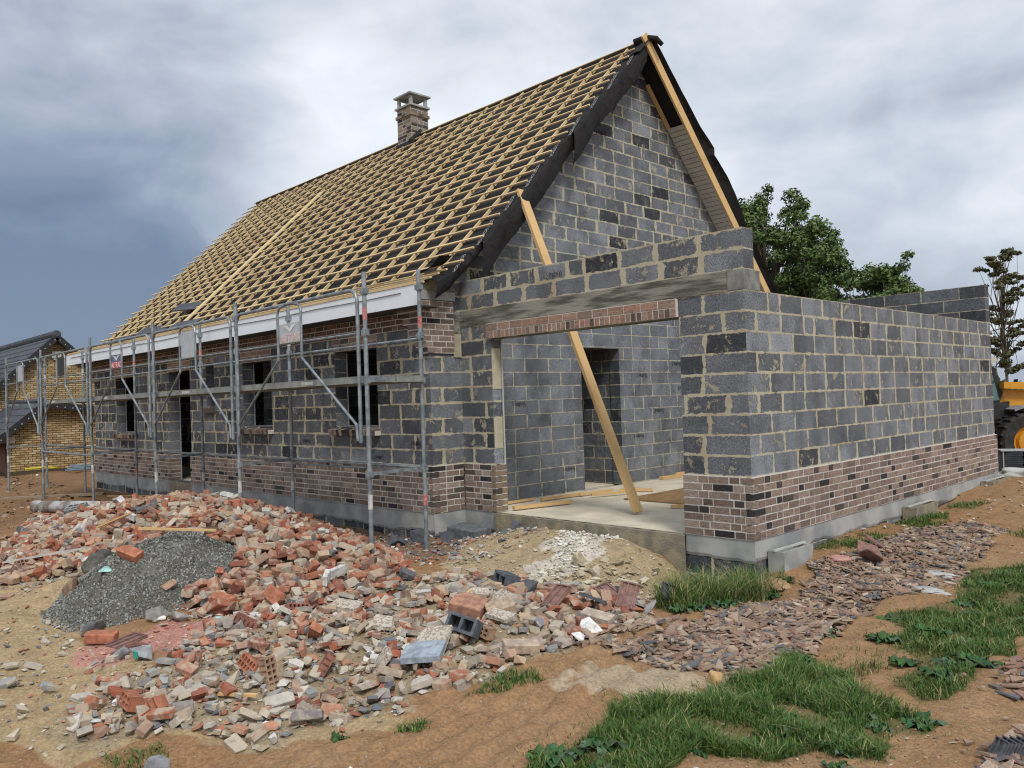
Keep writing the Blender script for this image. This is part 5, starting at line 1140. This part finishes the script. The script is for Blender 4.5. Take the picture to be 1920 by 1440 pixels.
# ------------------------------------------------------------------ trees
def leaf_cloud(clumps,seed,size,per,cols,flat=.8,droop=0):
    g=np.random.default_rng(seed); Vs=[];Cs=[]
    for (cx,cy,cz,r) in clumps:
        n=int(per*(r**1.6)); d=g.normal(size=(n,3)); d/=np.linalg.norm(d,axis=1)[:,None]; rad=r*g.random(n)**.45; p=d*rad[:,None]*np.array([1,1,flat])+np.array([cx,cy,cz])
        p+=.12*r*np.stack([np.sin(p[:,1]*7),np.cos(p[:,2]*6),np.sin(p[:,0]*8)],1)
        a=g.normal(size=(n,3)); a/=np.linalg.norm(a,axis=1)[:,None]; nrm=d*.6+g.normal(size=(n,3))*.5+np.array([0,0,.5]); b_=np.cross(nrm,a); b_/=np.linalg.norm(b_,axis=1)[:,None]+1e-9; a=np.cross(b_,nrm); a/=np.linalg.norm(a,axis=1)[:,None]+1e-9
        s=(size*(.6+.8*g.random(n)))[:,None]; q=np.stack([p-a*s,p+b_*s*.5,p+a*s,p-b_*s*.5],1); Vs.append(q.reshape(-1,3))
        t=g.random((n,1))*.75+.25*g.random(); c=np.array(cols[0])*(1-t)+np.array(cols[1])*t; Cs.append(np.repeat(c,4,0))
    V=np.concatenate(Vs); F=np.arange(len(V)).reshape(-1,4); return V,F,np.concatenate(Cs)
def tree(name,x,y,z,trunk_h,clumps,label,seed,size,per,cols,rt=.16,group=None,flat=.8):
    e=empty(name,(x,y,z),label,'tree',group); b=MB(); r_=random.Random(seed)
    top=max(c[2] for c in clumps); b.tube([(x,y,z-.3),(x+.05,y,z+trunk_h*.5),(x,y+.1,z+trunk_h),(x,y,z+(top-z)*.8)],rt,8,r2=rt*.25)
    for (cx_,cy_,cz_,r) in clumps:
        h0=z+trunk_h*r_.uniform(.6,1.)+(cz_-z-trunk_h)*r_.uniform(.0,.35); m=((x+cx_)/2+r_.uniform(-.2,.2),(y+cy_)/2,(h0+cz_)/2+.1); b.tube([(x,y,h0),m,(cx_,cy_,cz_)],rt*.32,5,r2=rt*.06)
    b.build('trunk',M['bark'],e)
    V,F,Cc=leaf_cloud(clumps,seed,size,per,cols,flat); V=V-np.array([x,y,z]); o=np_mesh('crown',V,F4=F,col=Cc,mat=M['green_plant']); o.parent=e; return e
def crown(cx,cy,cz,rx,rz,n,seed,rc=(.45,.8)):
    r_=random.Random(seed); out=[]
    while len(out)<n:
        u=Vector([r_.uniform(-1,1) for _ in range(3)])
        if u.length>1 or u.length<.35: continue
        out.append((cx+u.x*rx,cy+u.y*rx,cz+u.z*rz,r_.uniform(*rc)))
    return out
GR=[(.035,.07,.02),(.18,.25,.085)]
T1=crown(-13.0,25.3,7.0,2.3,3.1,84,1,(.3,.65))+crown(-14.3,25,5,1.6,2,14,8)+crown(-12.3,25,4.6,1.6,1.4,18,9)+[(-12.1,25.2,8.6,.5),(-11.8,25.3,8.0,.45),(-13.3,25.2,9.7,.45),(-13.0,25.2,10.1,.25)]
tree('leafy_tree',-13.5,25.3,-.3,3.2,T1,'big dark green leafy tree rising behind the roof edge',1,.08,1000,GR,.26)
T2=crown(-10.7,24.6,6.5,1.25,1.7,38,2,(.25,.5))+[(-10.0,24.6,6.9,.4),(-11.2,24.4,8.5,.28),(-10.4,24.5,7.8,.4),(-10.2,24.5,7.3,.4)]+crown(-10.8,24.6,3.6,1.2,1,10,22,(.4,.7))
tree('leafy_tree',-10.9,24.6,-.3,3.0,T2,'narrower leafy tree standing just right of the big tree',2,.075,1000,GR,.16)
T3=crown(-9.1,24.2,4.9,1.6,1.4,40,3,(.25,.5))+[(-8.4,24.2,5.8,.4),(-9.3,24.2,5.7,.3)]
tree('leafy_tree',-9.2,24.2,-.3,1.6,T3,'low leafy tree above the middle of the garage wall',3,.075,1000,GR,.12)
T4=crown(-7.9,24,4.7,1.2,1.2,34,4,(.22,.45))+[(-7.2,24,5.8,.33),(-7.0,24,6.2,.25),(-7.35,24,5.3,.4),(-6.65,23.8,4.8,.3),(-6.8,23.8,4.4,.35)]+crown(-7.1,23.8,4.3,.8,.9,18,44,(.22,.42))
tree('leafy_tree',-7.2,24,-.3,1.6,T4,'low leafy tree with one upright shoot at the right end of the row',4,.075,1000,GR,.1)
# sparse tall tree at the right edge
r_=random.Random(9); cl_=[]
for k in range(26):
    h=1.4+k*.14; L=(1.0-.16*h)*r_.uniform(.35,1.35)+.12; a=r_.uniform(0,2*PI)
    for q in range(3):
        t=(q+1)/3; cl_.append((-2.5+math.cos(a)*L*t,18+math.sin(a)*L*t,h+.2*t+r_.uniform(-.06,.06),r_.uniform(.1,.19)))
cl_+=[(-2.35,18.05,4.8,.16),(-2.5,18,4.5,.18),(-2.2,18,4.95,.1),(-2.65,18,4.65,.12),(-2.9,18,4.1,.1)]
tree('sparse_tree',-2.5,18,-.3,3.4,cl_,'tall thin tree with sparse ragged branches at the right edge',9,.045,2600,[(.05,.06,.025),(.17,.16,.08)],.05,flat=.45)
# low hedge line on the horizon right
V,F,Cc=leaf_cloud([(4+i*2.2+random.uniform(-.6,.6),52+i*1.5,.6+random.uniform(-.2,.3),1.3) for i in range(-8,14)],33,.22,260,[(.03,.06,.02),(.07,.11,.04)])
tag(np_mesh('far_hedge',V,F4=F,col=Cc,mat=M['green_plant']),'far hedge on the horizon behind the yellow machine','hedge')

# ------------------------------------------------------------------ neighbour house (left)
nb=empty('yellow_brick_house',(-24,0,-.3),'yellow brick house with dark tiled gable roofs at the far left','house')
PY=([(.5,.37,.2),(.56,.43,.25),(.44,.31,.16),(.62,.52,.33),(.36,.24,.14)],[4,4,3,2,1])
def yb_wall(name,x,y0,y1,z0,top,seed):
    b=MB(); rd=random.Random(seed); z=z0; r=0
    while z<max(top(y0),top(y1),top((y0+y1)/2),4.3):
        y=y0-(.11 if r%2 else 0)
        while y<y1:
            a=max(y,y0); e=min(y+.2,y1); m=(a+e)/2
            if e-a>.03 and z+.06<top(m): b.box((x-.02,a,z),(x+.006,e,z+.048),bcol(rd,PY))
            y+=.222
        z+=.07; r+=1
    n=24; ysn=[y0+(y1-y0)*k/n for k in range(n+1)]
    for a,e in zip(ysn,ysn[1:]): b.face([(x,a,z0-.3),(x,e,z0-.3),(x,e,top(e)),(x,a,top(a))],None,(1,1),(.5,.5,.5),1)
    b.build(name,[M['ybrick'],M['ymortar']],nb)
tl=lambda y: (1.72+.82*y) if y<0 else 1.72-.14*y
yb_wall('wing_wall',-24,-.95,5.5,-.25,tl,1)
tu=lambda y: 4.12-.95*abs(y-1.45)
yb_wall('gable_wall',-28,-1.9,7,1.2,tu,2)
b=MB(); b.face([(-24,-.95,-.6),(-24,-.95,.95),(-34,-.95,.95),(-34,-.95,-.6)]); b.face([(-28,-1.9,-.6),(-28,-1.9,1),(-38,-1.9,1),(-38,-1.9,-.6)]); b.build('side_wall',M['ymortar'],nb)
def slope_roof(name,x0,x1,prof,thick=.12,step=.3):
    b=MB()
    for (ya,za),(yb2,zb2) in zip(prof,prof[1:]):
        L_=math.hypot(yb2-ya,zb2-za); n=max(1,int(L_/step))
        for k in range(n):
            t0,t1=k/n,(k+1)/n; yA,zA=ya+(yb2-ya)*t0,za+(zb2-za)*t0; yB,zB=ya+(yb2-ya)*t1,za+(zb2-za)*t1
            up_=.0 if zb2>za else .03; lo_=.03 if zb2>za else 0.
            P=[(x0,yA,zA+lo_),(x1,yA,zA+lo_),(x1,yB,zB+up_),(x0,yB,zB+up_)]
            if zb2<za: pass
            b.face(P); b.face([(x0,yA,zA-thick),(x0,yB,zB-thick),(x1,yB,zB-thick),(x1,yA,zA-thick)])
            b.face([(x0,yA,zA-thick),(x0,yA,zA+lo_),(x0,yB,zB+up_),(x0,yB,zB-thick)]); b.face([(x1,yA,zA-thick),(x1,yB,zB-thick),(x1,yB,zB+up_),(x1,yA,zA+lo_)])
            b.face([(x0,yA,zA-.02),(x1,yA,zA-.02),(x1,yA,zA+lo_),(x0,yA,zA+lo_)])
    return b.build(name,M['tile'],nb)
slope_roof('wing_roof',-28,-23.75,[(-1.45,.6),(0,1.82),(5.5,1.1)])
slope_roof('main_roof',-40,-27.75,[(-2.4,.55),(1.45,4.24),(7,-1.0)])
b=MB(); b.tube([(-40,1.45,4.26),(-27.7,1.45,4.26)],.12,10); 
for k in range(30): b.tube([(-27.72-k*.4,1.45,4.26),(-27.85-k*.4,1.45,4.27)],.14,10)
b.build('ridge_tiles',M['tile'],nb)
b=MB(); b.tube([(-28,0,1.86),(-23.75,0,1.86)],.08,8); b.build('ridge_tiles',M['tile'],nb)
for (x,p) in ((-23.7,[(-1.45,.52),(0,1.74),(5.5,1.02)]),(-27.7,[(-2.4,.47),(1.45,4.16),(7,-1.08)])):
    b=MB(); [b.bar((x,a[0],a[1]),(x,c[0],c[1]),.05,.2) for a,c in zip(p,p[1:])]; b.build('verge_board',M['black'],nb)
    b=MB()
    for a,c in zip(p,p[1:]):
        n=int(math.hypot(c[0]-a[0],c[1]-a[1])/.22)
        for k in range(n): t=(k+.5)/n; y=a[0]+(c[0]-a[0])*t; z=a[1]+(c[1]-a[1])*t-.03; b.box((x+.026,y-.014,z-.014),(x+.034,y+.014,z+.014))
    b.build('verge_clips',M['wtrim'],nb)
b=MB(); # cross wing roof with valley at the left
for k in range(9):
    z=2.2+k*.2; y=-2.6+k*.02; b.face([(-40,-2.9+k*.28,z),(-29.2-k*.0,-2.9+k*.28,z),(-29.2,-2.65+k*.28,z+.2),(-40,-2.65+k*.28,z+.2)]); b.face([(-40,-2.9+k*.28,z-.04),(-29.2,-2.9+k*.28,z-.04),(-29.2,-2.9+k*.28,z),(-40,-2.9+k*.28,z)])
b.build('cross_roof',M['tile'],nb)
b=MB(); b.box((-28+.02,1.32,3.42),(-27.9,1.62,3.66)); b.box((-27.98,1.38,3.36),(-27.92,1.56,3.42)); b.build('alarm_box',M['wtrim'],nb)
b=MB(); b.box((-25,-.97,.6),(-23.98,-.75,.8)); b.build('eaves_board',M['wtrim'],nb)
b=MB(); b.box((-23.98,-.965,-.3),(-23.97,-.96,.6)); b.box((-33,-.97,-.3),(-24.2,-.955,.55)); b.build('side_door',noisy('brown_door',(.12,.05,.03),(.16,.07,.04),3,.6),nb)
b=MB(); b.tube([(-23.6,-.6,-.18),(-23.5,-.1,-.16),(-23.4,.1,-.18),(-23.5,.3,-.2)],.03,8); tag(b.build('yellow_hose',noisy('yellow_hose',(.55,.5,.03),(.5,.42,.03),5,.5),None,origin=(-23.5,0,-.1),smooth=True),'bright yellow hose lying at the foot of the yellow brick wall','hose')
b=MB(); 
for k in range(4): b.tube([(-22.9,.3+.05*k,-.27+.045*k),(-22.7,.95,-.26+.045*k)],.03,8)
tag(b.build('pipe_bundle',noisy('slate_pipes',(.1,.15,.19),(.2,.25,.28),5,.5),None,origin=(-22.8,.7,-.1)),'small bundle of blue-grey pipes in front of the yellow brick wall','pipes')

# ------------------------------------------------------------------ yellow machine behind the garage
mz=-.22; vh=empty('yellow_loader',(-.1,10,mz),'yellow construction loader with dark cab behind the end of the garage wall','construction vehicle',None,R(46))
Mx=Matrix.Translation((-.1,10,mz))@Matrix.Rotation(R(46),4,'Z')
def loc(b,name,mat,smooth=False,parent=vh):
    b.v=[tuple(Mx@Vector(p)) for p in b.v]; return b.build(name,mat,parent,smooth=smooth)
def prism(b,prof,y0,y1):
    n=len(prof); b.face([(x,y0,z) for x,z in prof]); b.face([(x,y1,z) for x,z in prof][::-1])
    for k in range(n): a,c=prof[k],prof[(k+1)%n]; b.face([(a[0],y0,a[1]),(a[0],y1,a[1]),(c[0],y1,c[1]),(c[0],y0,c[1])])
b=MB(); prism(b,[(-2.5,.5),(-.6,.45),(-.5,.62),(.55,.62),(.95,.7),(1.1,.9),(1.05,1.3),(.8,1.46),(-.2,1.52),(-.32,1.2),(-.45,1.1),(-2.3,1.1),(-2.5,1.0)],.32,1.45); loc(b,'body',M['yellow'])
b=MB(); prism(b,[(-.3,1.54),(1.0,1.45),(1.55,1.05),(1.75,.6),(1.9,.62),(1.7,1.15),(1.08,1.6),(-.3,1.66)],.15,.3); loc(b,'boom',M['yellow'])
b=MB(); prism(b,[(-1.9,1.1),(-.22,1.1),(-.2,1.32),(-.34,1.92),(-.5,2.02),(-1.75,2.02),(-1.9,1.9)],.32,1.35); cab=loc(b,'cab',M['black'])
b=MB(); prism(b,[(-1.7,1.32),(-.98,1.32),(-.98,1.93),(-1.66,1.93)],.306,.318); prism(b,[(-.9,1.32),(-.3,1.32),(-.44,1.9),(-.9,1.93)],.306,.318); loc(b,'cab_window',M['glass'],parent=vh)
b=MB(); prism(b,[(-.2,1.34),(-.215,1.34),(-.355,1.92),(-.34,1.92)],.4,1.28); loc(b,'windscreen',M['glass'],parent=vh)
b=MB(); prism(b,[(1.6,.2),(1.75,.75),(2.0,.72),(2.35,.12),(2.3,.06),(1.7,.06)],-.05,1.8); loc(b,'bucket',M['galvdark'])
b=MB(); b.bar((-.86,.3,1.36),(-.5,.3,1.9),.02,.02); b.bar((-.62,.3,1.36),(-.38,.3,1.7),.02,.02); loc(b,'wiper',M['black'])
b=MB(); prism(b,[(-1.95,2.0),(-.42,2.0),(-.32,2.06),(-.36,2.13),(-1.9,2.13)],.27,1.4); loc(b,'cab_roof',M['wtrim'] if 0 else M['soffit'])
b=MB(); prism(b,[(-.62,.95),(-.2,1.0),(-.18,1.3),(-.7,1.2)],.2,.31); prism(b,[(-.85,.5),(-.55,.5),(-.5,1.1),(-.9,1.1)],.22,.31); loc(b,'step_panel',M['black'])
b=MB(); n=12
for k in range(n):
    a0=R(35)+k*R(80)/n; a1=a0+R(80)/n; r0,r1=.63,.67
    b.face([(math.cos(a0)*r1,-.1,.55+math.sin(a0)*r1),(math.cos(a1)*r1,-.1,.55+math.sin(a1)*r1),(math.cos(a1)*r1,.31,.55+math.sin(a1)*r1),(math.cos(a0)*r1,.31,.55+math.sin(a0)*r1)])
    b.face([(math.cos(a0)*r0,-.1,.55+math.sin(a0)*r0),(math.cos(a1)*r0,-.1,.55+math.sin(a1)*r0),(math.cos(a1)*r1,-.1,.55+math.sin(a1)*r1),(math.cos(a0)*r1,-.1,.55+math.sin(a0)*r1)])
loc(b,'mudguard',M['galvdark'])
def wheel(cx_,y0,y1):
    w=bpy.data.objects.new('wheel',None); C.link(w); w.parent=vh; w.empty_display_size=.1
    b=MB(); n=36; prof=[(.3,y0+.05),(.5,y0),(.545,y0+.05),(.545,y1-.05),(.5,y1),(.3,y1-.05)]
    for k in range(n):
        for (ra,ya),(rb,yb3) in zip(prof,prof[1:]):
            q=[(cx_+math.cos(2*PI*kk/n)*rr,yy,.55+math.sin(2*PI*kk/n)*rr) for kk,rr,yy in ((k,ra,ya),(k+1,ra,ya),(k+1,rb,yb3),(k,rb,yb3))]; b.face(q)
    for k in range(22):
        for s in (0,1):
            a=2*PI*(k+.5*s)/22; ya,yb3=((y0+.005,(y0+y1)/2),((y0+y1)/2,y1-.005))[s]
            Ml=Matrix.Translation((cx_,0,.55))@Matrix.Rotation(-a,4,'Y'); b.box((.52,ya,-.022),(.575,yb3,.022),(.5,.5,.5),0,Ml)
    b.v=[tuple(Mx@Vector(p)) for p in b.v]; b.build('tyre',M['tyre'],w)
    b=MB(); prof=[(.3,y0+.05),(.285,y0+.1),(.22,y0+.13),(.2,y0+.06),(.12,y0+.05),(0.001,y0+.05)]; n=28
    for k in range(n):
        for (ra,ya),(rb,yb3) in zip(prof,prof[1:]):
            b.face([(cx_+math.cos(2*PI*kk/n)*rr,yy,.55+math.sin(2*PI*kk/n)*rr) for kk,rr,yy in ((k+1,ra,ya),(k,ra,ya),(k,rb,yb3),(k+1,rb,yb3))])
    b.v=[tuple(Mx@Vector(p)) for p in b.v]; b.build('rim',M['yellow'],w)
wheel(0,-.12,.3); wheel(-1.9,-.12,.3); wheel(0,1.45,1.85); wheel(-1.9,1.45,1.85)
# stacked tiles, sand bag, red tile behind the wall end
st=empty('tile_stack',(.05,8.9,-.18),'strapped stack of dark roof tiles in front of the yellow machine','tile stack',None,R(20))
for k in range(11):
    b=MB(); c=Matrix.Translation((.05,8.95,-.13+k*.034))@Matrix.Rotation(R(20),4,'Z'); j=random.uniform(-.01,.01)
    b.box((-.42+j,-.2,0),(-.01+j,.2,.022),(.5,.5,.5),0,c); b.box((.02+j,-.2,0),(.43+j,.2,.022),(.5,.5,.5),0,c); b.build('tile_layer',M['tile'],st)
b=MB(); c=Matrix.Translation((.05,8.95,-.13))@Matrix.Rotation(R(20),4,'Z'); b.box((.3,-.212,0),(.33,-.205,.4),(.5,.5,.5),0,c); b.box((-.3,-.212,.0),(-.285,-.205,.4),(.5,.5,.5),0,c); b.build('strap',M['wtrim'],st)
b=MB(); b.box((-.35,-.2,.385),(.1,.2,.4),(.5,.5,.5),0,c@Matrix.Rotation(R(6),4,'Z')); b.build('loose_tile',M['signgrey'],st)
lump('white_sack',.25,8.25,.42,.2,.13,M['wtrim'],'slumped white sack on the ground below the tile stack','sack',2)
solid('red_tile',bx_(.36,.2,.03),flatmat('red_tile',(.5,.2,.12)),(.55,7.95),(.15,.1,.9),'flat red tile leaning on the white sack','tile',None,.07)
lump('clay_lump',.22,-.12,.16,.12,.07,noisy('clay',(.36,.22,.12),(.42,.28,.16),9,.95,.8,40),'reddish clay lump at the foot of the garage corner','clay lump',5)
lump('pink_slab',.42,.85,.16,.12,.05,noisy('pink_clay',(.42,.22,.19),(.5,.28,.24),9,.9,.4,40),'flat pinkish stone beside the upper tile path','stone',6)
for k,(x,y,l) in enumerate(((.62,1.2,'large brown tile piece standing up at the upper edge of the tile path'),(.5,1.55,'thin brown tile piece leaning near the first trough'),(.66,1.0,'brown tile slab lying at the left edge of the upper tile path'))):
    solid('roof_tile',brick_piece(.3,.2,.018,0,1,random.Random(k),.003),RTm,(x,y),(R(35),R(20),.6+k),l,'roof tile',None,.07)
for k,(x,y,l) in enumerate(((1.35,.45,'crumpled grey plastic sheet at the right side of the tile path'),(1.22,1.1,'pale crumpled sheet further up the tile path'))):
    lump('plastic_sheet',x,y,.2,.09,.03,noisy('grey_sheet',(.3,.32,.33),(.45,.45,.43),8,.5,.5,20),l,'plastic sheet',8+k)

# ------------------------------------------------------------------ sky, sun, camera
sun_dir=Vector((.62,-.35,.82)).normalized()      # towards the sun
w=bpy.data.worlds.new('World'); scene.world=w; w.use_nodes=True; t=w.node_tree; t.nodes.clear()
def n_(ty,**k):
    n=t.nodes.new(ty); [setattr(n,a,b) for a,b in k.items()]; return n
def wm(op,a,b=0,clamp=False):
    n=n_('ShaderNodeMath',operation=op,use_clamp=clamp)
    for i,x in enumerate((a,b)):
        if isinstance(x,bpy.types.NodeSocket): t.links.new(x,n.inputs[i])
        else: n.inputs[i].default_value=x
    return n.outputs[0]
out=n_('ShaderNodeOutputWorld'); sky=n_('ShaderNodeTexSky',sky_type='NISHITA',sun_disc=False); sky.sun_elevation=math.asin(sun_dir.z); sky.sun_rotation=math.atan2(sun_dir.x,sun_dir.y)
bg1=n_('ShaderNodeBackground'); bg1.inputs[1].default_value=.012; t.links.new(sky.outputs[0],bg1.inputs[0])
tc=n_('ShaderNodeTexCoord'); D_=tc.outputs['Generated']
def lobe(v,k):
    d=n_('ShaderNodeVectorMath',operation='DOT_PRODUCT'); t.links.new(D_,d.inputs[0]); d.inputs[1].default_value=Vector(v).normalized()
    return wm('POWER',wm('MAXIMUM',d.outputs['Value'],0),k)
def wn(scale,det,ro,dist,sc=(1,1,2.2),off=(0,0,0)):
    m=n_('ShaderNodeMapping'); m.inputs['Scale'].default_value=sc; m.inputs['Location'].default_value=off; t.links.new(D_,m.inputs[0]); q=n_('ShaderNodeTexNoise'); q.inputs['Scale'].default_value=scale; q.inputs['Detail'].default_value=det; q.inputs['Roughness'].default_value=ro; q.inputs['Distortion'].default_value=dist; t.links.new(m.outputs[0],q.inputs['Vector']); return q.outputs['Fac']
Fv=Vector((-.717,.697,.019)); Rv=Vector((.696,.7173,-.0333)); Uv=Vector((.0368,.0107,.9993))
def pix(u,v): return Fv+Rv*((u-960)/1520)-Uv*((v-720)/1520)
val=wm('ADD',.635,0)
for (u,v,k,a) in ((-60,640,11,-.42),(60,560,30,-.1),(-500,800,6,-.1),(640,240,110,.2),(620,200,30,.05),(60,60,12,.12),(300,560,60,-.06),(430,420,60,.0),(1500,250,30,-.03),(1900,560,30,-.13),(1250,60,40,-.02),(1100,-300,5,-.04)):
    val=wm('ADD',val,wm('MULTIPLY',lobe(pix(u,v),k),a))
val=wm('ADD',val,wm('MULTIPLY',wm('SUBTRACT',wn(2.1,5,.5,.5,(1,1,2.4),(3.7,1.9,.6)),.5),.62))
val=wm('ADD',val,wm('MULTIPLY',wm('SUBTRACT',wn(5.5,5,.5,.3,(1,1,1.8),(7,2,5)),.5),.6))
cr=n_('ShaderNodeValToRGB'); e=cr.color_ramp.elements; e[0].position=.12; e[0].color=(.13,.175,.26,1); e[1].position=1.0; e[1].color=(.92,.95,1,1)
for p,c in ((.3,(.215,.265,.35)),(.48,(.4,.445,.52)),(.68,(.64,.675,.73))): x=e.new(p); x.color=c+(1,)
t.links.new(val,cr.inputs[0]); bg2=n_('ShaderNodeBackground'); bg2.inputs[1].default_value=1.0; t.links.new(cr.outputs[0],bg2.inputs[0])
ad=n_('ShaderNodeAddShader'); t.links.new(bg1.outputs[0],ad.inputs[0]); t.links.new(bg2.outputs[0],ad.inputs[1]); t.links.new(ad.outputs[0],out.inputs[0])
sl=bpy.data.lights.new('sun','SUN'); sl.energy=1.9; sl.angle=R(15); sl.color=(1,.96,.9); so=bpy.data.objects.new('sun',sl); C.link(so); so.rotation_euler=sun_dir.to_track_quat('Z','Y').to_euler()
cd=bpy.data.cameras.new('camera'); co=bpy.data.objects.new('camera',cd); C.link(co); scene.camera=co
Fc=Vector((-.71710997,.69670188,.01896781)); Rc=Vector((.69598631,.71728094,-.0333332)); Uc=Vector((.03682855,.01070223,.99926429))
co.matrix_world=Matrix(((Rc.x,Uc.x,-Fc.x,CAM.x),(Rc.y,Uc.y,-Fc.y,CAM.y),(Rc.z,Uc.z,-Fc.z,CAM.z),(0,0,0,1)))
cd.sensor_width=36; cd.lens=36*1520.075/1920; cd.clip_start=.05; cd.clip_end=3000
scene.view_settings.view_transform='Standard'; scene.view_settings.look='None'; scene.view_settings.exposure=.22; scene.view_settings.gamma=1
scene.cycles.filter_width=1.15
scene.render.resolution_x=1024; scene.render.resolution_y=768
